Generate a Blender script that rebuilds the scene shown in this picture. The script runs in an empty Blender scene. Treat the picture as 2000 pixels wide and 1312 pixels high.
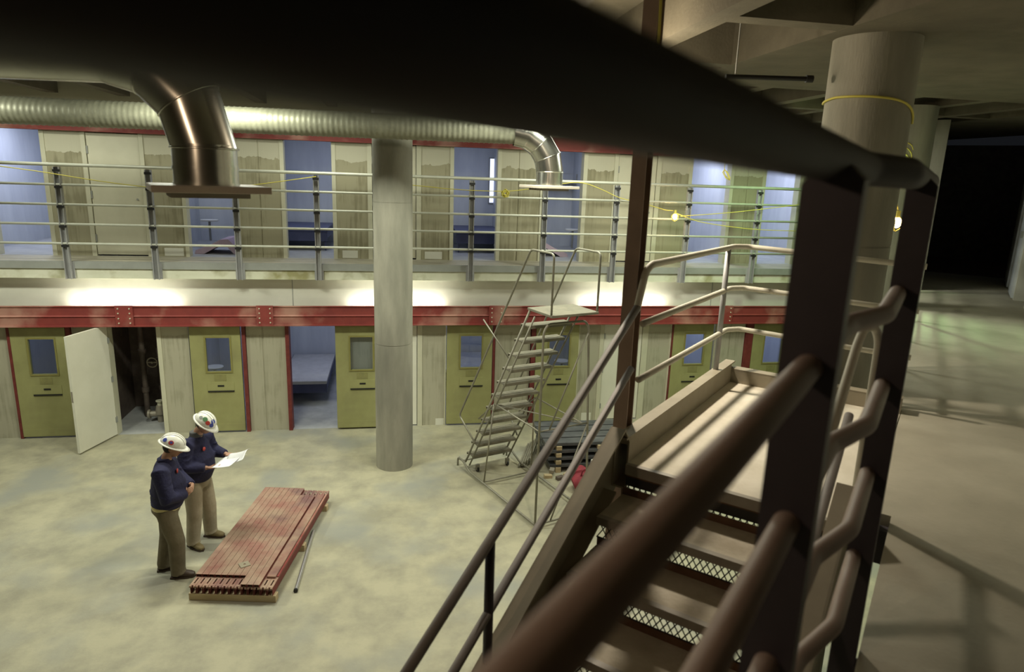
import bpy, bmesh, math, random
from mathutils import Vector, Matrix
random.seed(7)
S = bpy.context.scene
COL = S.collection
V = Vector

# ------------------------------------------------------------------ camera, world, exposure
H = 4.74                      # eye height above the lower floor
U = 3.14                      # upper floor level
F_PX, PITCH, ROLL, YAW = 1310.0, math.radians(13.3113), math.radians(1.96973), math.radians(10.43369)
c, s_ = math.cos(PITCH), math.sin(PITCH); cr, sr = math.cos(ROLL), math.sin(ROLL); cy, sy = math.cos(YAW), math.sin(YAW)
CM = Matrix(((cr, -sr, 0), (sr, cr, 0), (0, 0, 1))) @ Matrix(((1, 0, 0), (0, -s_, -c), (0, c, -s_))) @ Matrix(((cy, -sy, 0), (sy, cy, 0), (0, 0, 1)))
cam_d = bpy.data.cameras.new('camera'); cam = bpy.data.objects.new('camera', cam_d); COL.objects.link(cam)
rot = Matrix((CM[0], -CM[1], -CM[2])).transposed()
cam.matrix_world = Matrix.Translation((0, 0, H)) @ rot.to_4x4()
cam_d.sensor_width = 36.0; cam_d.lens = F_PX / 2000 * 36; cam_d.clip_start = 0.01; cam_d.clip_end = 100
cam_d.dof.use_dof = True; cam_d.dof.focus_distance = 9.5; cam_d.dof.aperture_fstop = 2.4
S.camera = cam
w = bpy.data.worlds.new('world'); S.world = w; w.use_nodes = True
w.node_tree.nodes['Background'].inputs[0].default_value = (0.55, 0.6, 0.7, 1)
w.node_tree.nodes['Background'].inputs[1].default_value = 0.012
S.view_settings.view_transform = 'Standard'; S.view_settings.look = 'None'
S.view_settings.exposure = 0.0; S.view_settings.gamma = 1.0; S.view_settings.use_curve_mapping = False

AZ = math.radians(43.6228)
VA = V((math.sin(AZ), math.cos(AZ), 0)); VB = V((math.cos(AZ), -math.sin(AZ), 0))
def sa(b, a, z): return VB * b + VA * a + V((0, 0, z))   # stair frame: b to the right, a ahead
ROT_S = Matrix.Rotation(math.pi / 2 - AZ - math.pi / 2, 3, 'Z')  # local x -> VB, local y -> VA

def light(name, kind, loc, energy, color, size=0.1, size_y=None, aim=None, parent=None):
    d = bpy.data.lights.new(name, kind); d.energy = energy; d.color = color
    if kind == 'AREA':
        d.shape = 'RECTANGLE'; d.size = size; d.size_y = size_y or size
    else:
        d.shadow_soft_size = size
    o = bpy.data.objects.new(name, d); COL.objects.link(o); o.location = loc
    if aim is not None:
        o.rotation_euler = (V(aim) - V(loc)).to_track_quat('-Z', 'Y').to_euler()
    if parent is not None:
        o.parent = parent; o.location = V(loc) - parent.location
    return o
DAY = (0.98, 1.0, 0.82)
for i, (x, y, e) in enumerate(((-6.0, 8.8, 160), (-2.2, 8.7, 165), (1.8, 8.6, 145), (5.0, 9.6, 130), (-3.2, 4.6, 14), (-5.6, 11.35, 36), (-1.2, 11.35, 36), (3.4, 11.35, 36))):  # last three are fill added over the walkway to brighten the upper cell fronts
    light('ceiling_and_fill_light', 'AREA', (x, y, 5.8), e, DAY, 1.2, 0.5, (x, y, 0))
light('work_lamp_light', 'POINT', sa(-2.4, 5.05, 5.5), 50, (1.0, 0.84, 0.62), 0.09)
wl_ = light('work_lamp_spot', 'SPOT', sa(-2.4, 5.05, 5.5), 280, (1.0, 0.88, 0.70), 0.09, aim=sa(-2.35, 5.05, 0)); wl_.data.spot_size = math.radians(128); wl_.data.spot_blend = 0.55
light('upper_bulb_light', 'POINT', (-2.3, 0.4, 5.35), 42, (1.0, 0.72, 0.48), 0.07)
gl_ = light('green_lamp_light', 'SPOT', (7.0, 10.6, 5.4), 120, (0.62, 1.0, 0.48), 0.15, aim=(7.2, 11.6, 3)); gl_.data.spot_size = math.radians(130); gl_.data.spot_blend = 0.6
cl_ = light('corridor_lamp_light', 'SPOT', sa(-1.1, 10.8, 5.3), 260, (0.60, 1.0, 0.50), 0.12, aim=sa(0.0, 11.0, 3)); cl_.data.spot_size = math.radians(120); cl_.data.spot_blend = 0.6

# ------------------------------------------------------------------ materials
def mat(name, c1, c2=None, rough=0.7, metal=0.0, scale=4.0, detail=6.0, bump=0.0, stretch=(1, 1, 1), lo=0.35, hi=0.65, c3=None, scale3=1.0, emit=None, estr=1.0, spec=0.5, bscale=40, world=False):
    m = bpy.data.materials.new(name); m.use_nodes = True
    nt = m.node_tree; N = nt.nodes; L = nt.links; b = N['Principled BSDF']
    b.inputs['Roughness'].default_value = rough; b.inputs['Metallic'].default_value = metal
    b.inputs['Specular IOR Level'].default_value = spec
    c1 = tuple(c1) + (1,)
    b.inputs['Base Color'].default_value = c1
    tc = N.new('ShaderNodeTexCoord'); mp = N.new('ShaderNodeMapping'); mp.inputs['Scale'].default_value = stretch
    if world: L.new(N.new('ShaderNodeNewGeometry').outputs['Position'], mp.inputs['Vector'])
    else: L.new(tc.outputs['Object'], mp.inputs['Vector'])
    if c2 is not None:
        n = N.new('ShaderNodeTexNoise'); n.inputs['Scale'].default_value = scale; n.inputs['Detail'].default_value = detail
        n.inputs['Roughness'].default_value = 0.62
        L.new(mp.outputs[0], n.inputs['Vector'])
        r = N.new('ShaderNodeValToRGB'); r.color_ramp.elements[0].position = lo; r.color_ramp.elements[1].position = hi
        r.color_ramp.elements[0].color = c1; r.color_ramp.elements[1].color = tuple(c2) + (1,)
        L.new(n.outputs['Fac'], r.inputs[0]); out = r.outputs[0]
        if c3 is not None:
            n3 = N.new('ShaderNodeTexNoise'); n3.inputs['Scale'].default_value = scale3; n3.inputs['Detail'].default_value = 5
            L.new(mp.outputs[0], n3.inputs['Vector'])
            r3 = N.new('ShaderNodeValToRGB'); r3.color_ramp.elements[0].position = 0.5; r3.color_ramp.elements[1].position = 0.68
            L.new(n3.outputs['Fac'], r3.inputs[0])
            mx = N.new('ShaderNodeMixRGB'); L.new(r3.outputs[0], mx.inputs[0]); L.new(out, mx.inputs[1]); mx.inputs[2].default_value = tuple(c3) + (1,)
            out = mx.outputs[0]
        L.new(out, b.inputs['Base Color'])
    if bump:
        n2 = N.new('ShaderNodeTexNoise'); n2.inputs['Scale'].default_value = bscale; n2.inputs['Detail'].default_value = 5
        L.new(mp.outputs[0], n2.inputs['Vector'])
        bp = N.new('ShaderNodeBump'); bp.inputs['Strength'].default_value = bump; bp.inputs['Distance'].default_value = 0.02
        L.new(n2.outputs['Fac'], bp.inputs['Height']); L.new(bp.outputs[0], b.inputs['Normal'])
    if emit is not None:
        b.inputs['Emission Color'].default_value = tuple(emit) + (1,); b.inputs['Emission Strength'].default_value = estr
    return m

def panel_mat(name, zt, cream, g1, g2, amp=0.10):
    """bare formed concrete with pour streaks below a ragged band of cream skim coat"""
    m = bpy.data.materials.new(name); m.use_nodes = True
    nt = m.node_tree; N = nt.nodes; L = nt.links; b = N['Principled BSDF']; b.inputs['Roughness'].default_value = 0.85
    tc = N.new('ShaderNodeTexCoord')
    def noise(st, sc, det=4):
        mp = N.new('ShaderNodeMapping'); mp.inputs['Scale'].default_value = st; L.new(tc.outputs['Object'], mp.inputs[0])
        n = N.new('ShaderNodeTexNoise'); n.inputs['Scale'].default_value = sc; n.inputs['Detail'].default_value = det; L.new(mp.outputs[0], n.inputs['Vector'])
        return n.outputs['Fac']
    st = noise((14, 14, 0.7), 1.6); bl = noise((1, 1, 1), 2.5)
    ad = N.new('ShaderNodeMath'); ad.operation = 'ADD'; L.new(st, ad.inputs[0]); L.new(bl, ad.inputs[1])
    r = N.new('ShaderNodeValToRGB'); r.color_ramp.elements[0].position = 0.78; r.color_ramp.elements[1].position = 1.22
    r.color_ramp.elements[0].color = tuple(g1) + (1,); r.color_ramp.elements[1].color = tuple(g2) + (1,)
    L.new(ad.outputs[0], r.inputs[0])
    sp = N.new('ShaderNodeSeparateXYZ'); L.new(tc.outputs['Object'], sp.inputs[0])
    nz = noise((1, 1, 1), 6)
    ma = N.new('ShaderNodeMath'); ma.operation = 'MULTIPLY_ADD'; L.new(nz, ma.inputs[0]); ma.inputs[1].default_value = amp * 2; L.new(sp.outputs['Z'], ma.inputs[2])
    gt = N.new('ShaderNodeMath'); gt.operation = 'GREATER_THAN'; L.new(ma.outputs[0], gt.inputs[0]); gt.inputs[1].default_value = zt + amp
    mx = N.new('ShaderNodeMixRGB'); L.new(gt.outputs[0], mx.inputs[0]); L.new(r.outputs[0], mx.inputs[1]); mx.inputs[2].default_value = tuple(cream) + (1,)
    L.new(mx.outputs[0], b.inputs['Base Color'])
    bp = N.new('ShaderNodeBump'); bp.inputs['Strength'].default_value = 0.25; bp.inputs['Distance'].default_value = 0.01
    L.new(st, bp.inputs['Height']); L.new(bp.outputs[0], b.inputs['Normal'])
    return m

M = {}
M['floor'] = mat('floor_concrete', (0.30, 0.285, 0.21), (0.43, 0.405, 0.285), 0.6, scale=2.2, detail=12, c3=(0.285, 0.29, 0.25), scale3=0.8, bump=0.15, lo=0.36, hi=0.62)
M['upfloor'] = mat('upper_floor_concrete', (0.38, 0.355, 0.28), (0.48, 0.45, 0.36), 0.6, scale=1.5, bump=0.08)
M['slabedge'] = mat('painted_slab_edge', (0.66, 0.67, 0.52), (0.74, 0.74, 0.60), 0.6, scale=3, c3=(0.34, 0.32, 0.16), scale3=2.2)
M['edge'] = mat('grey_steel_edge', (0.26, 0.27, 0.25), (0.32, 0.33, 0.31), 0.5, scale=3)
M['panelU'] = panel_mat('upper_panel_concrete', U + 1.78, (0.56, 0.54, 0.42), (0.27, 0.25, 0.16), (0.37, 0.345, 0.235))
M['panelL'] = panel_mat('lower_panel_concrete', 1.83, (0.46, 0.45, 0.34), (0.345, 0.33, 0.24), (0.43, 0.41, 0.31), 0.05)
M['frame'] = mat('cream_door_frame', (0.56, 0.55, 0.42), (0.62, 0.60, 0.46), 0.5, scale=3)
M['cream'] = mat('cream_painted_door', (0.58, 0.56, 0.43), (0.64, 0.62, 0.48), 0.45, scale=2)
M['white'] = mat('white_painted_door', (0.72, 0.71, 0.60), (0.78, 0.77, 0.66), 0.4, scale=2)
M['fascia'] = mat('white_fascia', (0.66, 0.655, 0.57), (0.72, 0.715, 0.63), 0.7, scale=2)
M['red'] = mat('red_primer_steel', (0.25, 0.042, 0.034), (0.20, 0.032, 0.028), 0.65, scale=5, c3=(0.42, 0.22, 0.17), scale3=1.5)
M['red2'] = mat('red_primer_beams', (0.27, 0.12, 0.095), (0.36, 0.25, 0.18), 0.75, scale=3.2, c3=(0.15, 0.075, 0.08), scale3=1.9, lo=0.36, hi=0.60, world=True)
M['redend'] = mat('dark_red_primer', (0.13, 0.020, 0.018), (0.19, 0.035, 0.030), 0.6, scale=8)
M['green'] = mat('olive_green_door', (0.30, 0.295, 0.125), (0.345, 0.34, 0.15), 0.45, scale=3, c3=(0.27, 0.26, 0.12), scale3=1.8)
M['greendk'] = mat('olive_green_frame', (0.22, 0.20, 0.06), (0.26, 0.24, 0.08), 0.5)
M['black'] = mat('black_slot', (0.012, 0.012, 0.012), rough=0.5)
M['smudge'] = mat('brushed_plate', (0.22, 0.21, 0.09), (0.27, 0.26, 0.10), 0.4, scale=14)
M['cell'] = mat('cell_wall_paint', (0.50, 0.53, 0.58), (0.58, 0.61, 0.65), 0.6, scale=1.3, stretch=(3, 3, 0.6))
M['cellfloor'] = mat('cell_floor', (0.36, 0.37, 0.38), (0.46, 0.47, 0.47), 0.6, scale=4)
M['bunk'] = mat('bunk_concrete', (0.50, 0.50, 0.50), (0.58, 0.58, 0.58), 0.7, scale=6)
M['bunkdk'] = mat('blue_bunk_and_shade', (0.05, 0.06, 0.13), (0.07, 0.08, 0.17), 0.5)
M['pink'] = mat('pinkish_foam', (0.56, 0.42, 0.52), (0.63, 0.50, 0.58), 0.9, scale=5)
M['steelw'] = mat('stainless_steel', (0.65, 0.66, 0.68), rough=0.3, metal=1.0)
M['column'] = mat('column_concrete', (0.24, 0.235, 0.19), (0.37, 0.355, 0.29), 0.85, scale=1.8, stretch=(1.5, 1.5, 0.35), c3=(0.20, 0.195, 0.16), scale3=1.1, bump=0.15)
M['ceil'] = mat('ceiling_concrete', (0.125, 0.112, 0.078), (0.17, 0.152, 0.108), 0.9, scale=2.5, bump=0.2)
M['rail'] = mat('galvanised_rail', (0.58, 0.59, 0.50), (0.64, 0.65, 0.56), 0.45, metal=0.2, scale=6)
M['railpost'] = mat('grey_rail_post', (0.32, 0.325, 0.33), (0.38, 0.38, 0.38), 0.5, metal=0.2, scale=5)
M['bronze'] = mat('brown_painted_steel', (0.44, 0.33, 0.28), (0.50, 0.38, 0.33), 0.5, scale=5)
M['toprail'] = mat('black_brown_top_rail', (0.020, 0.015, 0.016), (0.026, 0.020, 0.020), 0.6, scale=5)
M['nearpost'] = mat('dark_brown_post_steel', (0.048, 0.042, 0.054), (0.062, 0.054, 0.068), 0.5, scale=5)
M['landrail'] = mat('greyed_handrail_steel', (0.56, 0.54, 0.45), (0.62, 0.60, 0.50), 0.6, scale=7, metal=0.1)
M['stairrail'] = mat('brown_grey_handrail', (0.20, 0.175, 0.165), (0.26, 0.23, 0.21), 0.65, scale=5)
M['stringer'] = mat('dusty_brown_channel', (0.27, 0.235, 0.17), (0.34, 0.30, 0.22), 0.7, scale=3)
M['tread'] = mat('tread_concrete', (0.42, 0.37, 0.28), (0.58, 0.53, 0.43), 0.85, scale=5, bump=0.15)
M['landing'] = mat('landing_concrete', (0.66, 0.61, 0.50), (0.78, 0.73, 0.62), 0.85, scale=4, stretch=(1, 1, 1), bump=0.1)
M['nosing'] = mat('grey_steel_nosing', (0.30, 0.27, 0.22), (0.36, 0.33, 0.28), 0.5, scale=8)
M['mesh'] = mat('dark_expanded_mesh', (0.03, 0.027, 0.025), rough=0.6)
M['rust'] = mat('rusty_brown_pan', (0.11, 0.055, 0.028), (0.17, 0.09, 0.05), 0.7, scale=9)
M['wf'] = mat('brown_column_steel', (0.30, 0.215, 0.165), (0.37, 0.27, 0.21), 0.6, scale=3, c3=(0.20, 0.15, 0.12), scale3=2)
M['duct'] = mat('galvanised_duct', (0.60, 0.60, 0.55), (0.68, 0.68, 0.62), 0.24, metal=1.0, scale=9)
M['flex'] = mat('spiral_duct_skin', (0.20, 0.20, 0.145), (0.26, 0.26, 0.19), 0.5, metal=0.25, scale=9)
M['diff'] = mat('diffuser_plate', (0.50, 0.44, 0.37), (0.56, 0.50, 0.42), 0.5, scale=4)
M['ladder'] = mat('dusty_grey_ladder', (0.22, 0.21, 0.17), (0.29, 0.28, 0.22), 0.5, metal=0.3, scale=6)
M['step'] = mat('dusty_ladder_step', (0.17, 0.16, 0.12), (0.23, 0.215, 0.16), 0.75, scale=8)
M['wood'] = mat('raw_timber', (0.42, 0.33, 0.19), (0.52, 0.42, 0.26), 0.8, scale=4, stretch=(1, 1, 6))
M['plank'] = mat('dark_slate_steel', (0.055, 0.06, 0.065), (0.10, 0.105, 0.11), 0.5, scale=4)
M['galv'] = mat('galvanised_conduit', (0.60, 0.60, 0.60), rough=0.35, metal=0.8)
M['yellow'] = mat('yellow_cable', (0.62, 0.55, 0.10), rough=0.5)
M['bulb'] = mat('lit_bulb', (1, 0.8, 0.5), emit=(1.0, 0.72, 0.38), estr=18)
M['day'] = mat('daylight_glass', (0.8, 0.85, 1.0), emit=(0.66, 0.74, 1.0), estr=1.6)
M['tube'] = mat('lit_tube', (1, 1, 1), emit=(1.0, 1.0, 0.86), estr=4)
M['pipe'] = mat('old_iron_pipe', (0.09, 0.07, 0.06), (0.15, 0.12, 0.10), 0.6, scale=7)
M['brass'] = mat('dusty_valve', (0.30, 0.27, 0.22), (0.36, 0.33, 0.27), 0.5, metal=0.3, scale=7)
M['navy'] = mat('navy_jacket_cloth', (0.011, 0.011, 0.042), (0.016, 0.016, 0.060), 0.85, scale=12, bump=0.3)
M['khaki'] = mat('khaki_trouser_cloth', (0.34, 0.30, 0.21), (0.42, 0.37, 0.27), 0.9, scale=6, bump=0.2)
M['brownp'] = mat('olive_brown_trouser_cloth', (0.125, 0.105, 0.065), (0.165, 0.14, 0.09), 0.9, scale=6, bump=0.2)
M['skin'] = mat('skin', (0.40, 0.22, 0.15), (0.44, 0.25, 0.17), 0.55, scale=5)
M['hair'] = mat('dark_hair', (0.03, 0.025, 0.02), rough=0.8)
M['helmet'] = mat('white_hard_hat', (0.80, 0.79, 0.72), rough=0.3)
M['boot'] = mat('tan_boot', (0.20, 0.16, 0.075), (0.25, 0.20, 0.10), 0.7, scale=9)
M['bootdk'] = mat('dark_brown_shoe', (0.045, 0.030, 0.022), (0.07, 0.045, 0.032), 0.5, scale=9)
M['shirt'] = mat('yellow_shirt_cloth', (0.62, 0.55, 0.28), (0.68, 0.60, 0.32), 0.9, scale=9)
M['greycol'] = mat('grey_collar', (0.10, 0.10, 0.10), rough=0.9)
M['paper'] = mat('printed_paper', (0.80, 0.80, 0.82), (0.55, 0.56, 0.60), 0.8, scale=22, stretch=(1, 4, 1), lo=0.55, hi=0.72)
M['stblue'] = mat('blue_sticker', (0.05, 0.07, 0.33), rough=0.4)
M['stred'] = mat('red_sticker', (0.50, 0.06, 0.05), rough=0.4)
M['stgreen'] = mat('green_sticker', (0.10, 0.22, 0.10), rough=0.4)
M['redbag'] = mat('red_canvas', (0.22, 0.022, 0.035), (0.27, 0.035, 0.05), 0.8, scale=6)
M['carton'] = mat('pale_carton', (0.60, 0.61, 0.58), (0.66, 0.67, 0.63), 0.8, scale=5)
M['ycase'] = mat('yellow_plastic', (0.72, 0.66, 0.08), rough=0.45)
def glass():
    m = bpy.data.materials.new('cell_door_glass'); m.use_nodes = True; N = m.node_tree.nodes; L = m.node_tree.links
    N.remove(N['Principled BSDF']); t = N.new('ShaderNodeBsdfTransparent'); t.inputs[0].default_value = (0.82, 0.85, 0.9, 1)
    g = N.new('ShaderNodeBsdfGlossy'); g.inputs['Roughness'].default_value = 0.05; mx = N.new('ShaderNodeMixShader'); mx.inputs[0].default_value = 0.06
    L.new(t.outputs[0], mx.inputs[1]); L.new(g.outputs[0], mx.inputs[2]); L.new(mx.outputs[0], N['Material Output'].inputs[0]); return m
M['glass'] = glass()

# ------------------------------------------------------------------ mesh helpers
class MB:
    def __init__(s): s.bm = bmesh.new()
    def box(s, x0, x1, y0, y1, z0, z1, rot=None, org=None):
        vs = [V((x, y, z)) for x in (x0, x1) for y in (y0, y1) for z in (z0, z1)]
        if rot is not None: vs = [rot @ v for v in vs]
        if org is not None: vs = [v + V(org) for v in vs]
        b = [s.bm.verts.new(v) for v in vs]
        for f in ((0, 1, 3, 2), (4, 6, 7, 5), (0, 4, 5, 1), (2, 3, 7, 6), (0, 2, 6, 4), (1, 5, 7, 3)):
            s.bm.faces.new([b[i] for i in f])
        return s
    def sbox(s, b0, b1, a0, a1, z0, z1):            # box in the stair frame
        vs = [sa(b, a, z) for b in (b0, b1) for a in (a0, a1) for z in (z0, z1)]
        b = [s.bm.verts.new(v) for v in vs]
        for f in ((0, 1, 3, 2), (4, 6, 7, 5), (0, 4, 5, 1), (2, 3, 7, 6), (0, 2, 6, 4), (1, 5, 7, 3)):
            s.bm.faces.new([b[i] for i in f])
        return s
    def prism(s, poly, d):                          # poly: list of 3d points, extruded by vector d
        d = V(d); n = len(poly)
        a = [s.bm.verts.new(V(p)) for p in poly]; b = [s.bm.verts.new(V(p) + d) for p in poly]
        s.bm.faces.new(a[::-1]); s.bm.faces.new(b)
        for i in range(n): s.bm.faces.new((a[i], a[(i + 1) % n], b[(i + 1) % n], b[i]))
        return s
    def loft(s, pts, rad, seg=12, up=None, cap=True, closed=False):
        """sweep an ellipse; rad = number | list of numbers | list of (rx, ry)"""
        pts = [V(p) for p in pts]; n = len(pts)
        if not isinstance(rad, (list, tuple)): rad = [rad] * n
        rings = []; prev = None
        for i, p in enumerate(pts):
            if closed: t = (pts[(i + 1) % n] - pts[i - 1])
            elif i == 0: t = pts[1] - p
            elif i == n - 1: t = p - pts[-2]
            else: t = (pts[i + 1] - p).normalized() + (p - pts[i - 1]).normalized()
            if t.length < 1e-9: t = V((0, 0, 1))
            t.normalize()
            if up is not None: x = V(up) - t * V(up).dot(t)
            elif prev is None:
                x = V((0, 0, 1)) if abs(t.z) < 0.9 else V((1, 0, 0)); x = x - t * x.dot(t)
            else: x = prev - t * prev.dot(t)
            x.normalize(); prev = x; y = t.cross(x)
            r = rad[i]; rx, ry = (r if isinstance(r, (list, tuple)) else (r, r))
            k = 1.0
            if 0 < i < n - 1 and not closed:
                cs = (pts[i + 1] - p).normalized().dot((p - pts[i - 1]).normalized()); k = 1 / max(0.55, math.sqrt(max(0.0, (1 + cs) / 2)))
                k = 1 + (k - 1) * 0.5
            rings.append([s.bm.verts.new(p + x * (rx * k * math.cos(q)) + y * (ry * k * math.sin(q))) for q in [2 * math.pi * j / seg for j in range(seg)]])
        m = n if closed else n - 1
        for i in range(m):
            A, B = rings[i], rings[(i + 1) % n]
            for j in range(seg): s.bm.faces.new((A[j], A[(j + 1) % seg], B[(j + 1) % seg], B[j]))
        if cap and not closed:
            s.bm.faces.new(rings[0][::-1]); s.bm.faces.new(rings[-1])
        return s
    def cyl(s, p, r, z0, z1, seg=32): return s.loft([(p[0], p[1], z0), (p[0], p[1], z1)], r, seg)
    def ell(s, ctr, r, rot=None, seg=16, rings=10):
        ctr = V(ctr); vs = []
        for i in range(rings + 1):
            th = math.pi * i / rings
            if i in (0, rings): vs.append([s.bm.verts.new(ctr + (rot @ V((0, 0, r[2] * math.cos(th))) if rot else V((0, 0, r[2] * math.cos(th)))))]); continue
            row = []
            for j in range(seg):
                ph = 2 * math.pi * j / seg
                v = V((r[0] * math.sin(th) * math.cos(ph), r[1] * math.sin(th) * math.sin(ph), r[2] * math.cos(th)))
                row.append(s.bm.verts.new(ctr + (rot @ v if rot else v)))
            vs.append(row)
        for i in range(rings):
            A, B = vs[i], vs[i + 1]
            for j in range(seg):
                k = (j + 1) % seg
                if len(A) == 1: s.bm.faces.new((A[0], B[j], B[k]))
                elif len(B) == 1: s.bm.faces.new((A[j], B[0], A[k]))
                else: s.bm.faces.new((A[j], B[j], B[k], A[k]))
        return s

def smooth_path(pts, r=0.06, n=5):
    """round the corners of a polyline"""
    pts = [V(p) for p in pts]; out = [pts[0]]
    for i in range(1, len(pts) - 1):
        p = pts[i]; a = pts[i - 1] - p; b = pts[i + 1] - p
        k = min(r, a.length * 0.45, b.length * 0.45)
        p0 = p + a.normalized() * k; p1 = p + b.normalized() * k
        for j in range(n + 1):
            t = j / n; out.append(p0 * (1 - t) ** 2 + p * 2 * t * (1 - t) + p1 * t * t)
    out.append(pts[-1]); return out

def wloc(o):
    l = V((0, 0, 0))
    while o is not None: l += o.location; o = o.parent
    return l
def obj(name, mb, m, parent=None, local=False, smooth=False, label=None, bevel=0, kind=None):
    bm = mb.bm
    if parent is not None and not local:
        off = wloc(parent)
        for v in bm.verts: v.co -= off
    bmesh.ops.recalc_face_normals(bm, faces=bm.faces)
    me = bpy.data.meshes.new(name); bm.to_mesh(me); bm.free()
    o = bpy.data.objects.new(name, me); COL.objects.link(o)
    me.materials.append(M[m] if isinstance(m, str) else m)
    if smooth:
        for p in me.polygons: p.use_smooth = True
        if smooth == 'auto':
            md = o.modifiers.new('edge', 'EDGE_SPLIT'); md.split_angle = math.radians(40)
    if bevel:
        bv = o.modifiers.new('bevel', 'BEVEL'); bv.width = bevel; bv.segments = 2; bv.limit_method = 'ANGLE'
    if parent is not None: o.parent = parent
    if label: o['label'] = label
    if kind: o['kind'] = kind
    return o
def thing(name, label, cat, loc=(0, 0, 0), group=None, kind=None):
    o = bpy.data.objects.new(name, None); COL.objects.link(o); o.location = loc; o.empty_display_size = 0.1
    if label: o['label'] = label
    if cat: o['category'] = cat
    if group: o['group'] = group
    if kind: o['kind'] = kind
    return o
def tag(o, label, cat, group=None):
    o['label'] = label; o['category'] = cat
    if group: o['group'] = group
    return o
def struct(name, mb, m, parent=None, **k):
    o = obj(name, mb, m, parent, **k)
    if parent is None: o['kind'] = 'structure'
    return o

# ------------------------------------------------------------------ large structure
struct('floor', MB().box(-11, 12, -6, 12.36, -0.2, 0), 'floor')
struct('floor_cells_lower', MB().box(-9, 9.6, 12.36, 16.2, -0.2, 0.0), 'cellfloor')
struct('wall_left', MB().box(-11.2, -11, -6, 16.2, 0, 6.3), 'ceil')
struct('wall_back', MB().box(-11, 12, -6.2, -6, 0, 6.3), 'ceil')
# upper walkway
struct('floor_walkway', MB().box(-9, 9.6, 12.12, 16.2, 2.87, 3.135), 'slabedge')
struct('trim_walkway_edge', MB().box(-9, 9.6, 12.085, 12.13, 3.035, 3.155).box(-9, 9.6, 12.09, 12.36, 3.1351, 3.142), 'edge')
struct('floor_walkway_top', MB().box(-9, 9.6, 12.13, 12.95, 3.1355, 3.145), 'upfloor')
struct('floor_cells_upper', MB().box(-9, 9.6, 12.95, 16.2, 3.1355, 3.146), 'cellfloor')
struct('wall_fascia', MB().box(-9, 9.6, 12.36, 12.6, 2.30, 2.87), 'fascia')
fm = MB()
for x in (-1.75, 6.3, -6.9): fm.box(x, x + 0.012, 12.354, 12.361, 2.36, 2.86)
struct('trim_fascia_joint', fm, 'edge')

# red beam over the lower doors
rb = thing('steel_beam', 'long red primed steel beam above the lower row of cell doors', 'beam', (0, 12.2, 1.95))
obj('web', MB().box(-9, 9.6, 12.165, 12.185, 2.045, 2.385), 'red', rb)
obj('flange', MB().box(-9, 9.6, 12.145, 12.19, 2.375, 2.39), 'red', rb)
obj('flange', MB().box(-9, 9.6, 12.12, 12.36, 2.035, 2.055), 'red', rb)
obj('stiffener', MB().prism([(-9, 12.165, 2.23), (-9, 12.14, 2.21), (-9, 12.165, 2.19)], (18.6, 0, 0)), 'red', rb)
for x in (-4.48, -2.2, 1.93, 6.55):
    p = MB().box(x - 0.14, x + 0.14, 12.135, 12.166, 2.055, 2.40)
    pl = obj('splice_plate', p, 'red', rb)
    bl = MB()
    for dx in (-0.09, 0.09):
        for z in (2.10, 2.18, 2.27, 2.35): bl.loft([(x + dx, 12.136, z), (x + dx, 12.122, z)], 0.012, 8)
    obj('bolt_row', bl, 'frame', pl)
tb = thing('steel_beam', 'red steel beam along the top of the upper cell fronts behind the duct', 'beam', (0, 12.9, 5.25))
obj('web', MB().box(-9, 9.6, 12.88, 12.93, 5.25, 5.5), 'red', tb)
obj('flange', MB().box(-9, 9.6, 12.80, 13.0, 5.25, 5.27), 'red', tb)

# lower facade
def seg(lst, z0, z1, y0, y1, m, name):
    mb = MB()
    for a, b in lst: mb.box(a, b, y0, y1, z0, z1)
    return struct(name, mb, m)
seg([(-9, -6.40), (-5.42, -4.93), (-4.0, -3.55), (-2.58, -2.31), (-2.28, -1.90), (-1.0, -0.36), (0.56, 1.0), (1.96, 2.64), (3.63, 4.04), (5.04, 5.50), (6.47, 6.79), (6.82, 7.13), (8.18, 9.6)], 0, 2.3, 12.36, 12.52, 'panelL', 'wall_lower')
seg([(-2.31, -2.28), (6.79, 6.82)], 0, 2.3, 12.372, 12.5, 'panelL', 'wall_lower_joint')
for i, (a, b) in enumerate(((-4.93, -4.85), (-4.07, -4.0), (0.47, 0.56), (4.04, 4.12), (4.92, 5.04), (-0.36, -0.31), (5.5, 5.53), (0.985, 1.01), (3.6, 3.63))):
    struct('trim_%d' % (i + 1), MB().box(a, b, 12.345, 12.54, 0, 2.06), 'frame')
for i, (a, b) in enumerate(((-5.495, -5.42), (-6.40, -6.355), (-2.645, -2.585), (-1.90, -1.835), (1.90, 1.945), (2.655, 2.735), (7.14, 7.285), (5.53, 5.55))):
    struct('trim_%d' % (i + 11), MB().box(a, b, 12.30, 12.5, 0, 2.06), 'redend')

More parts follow.
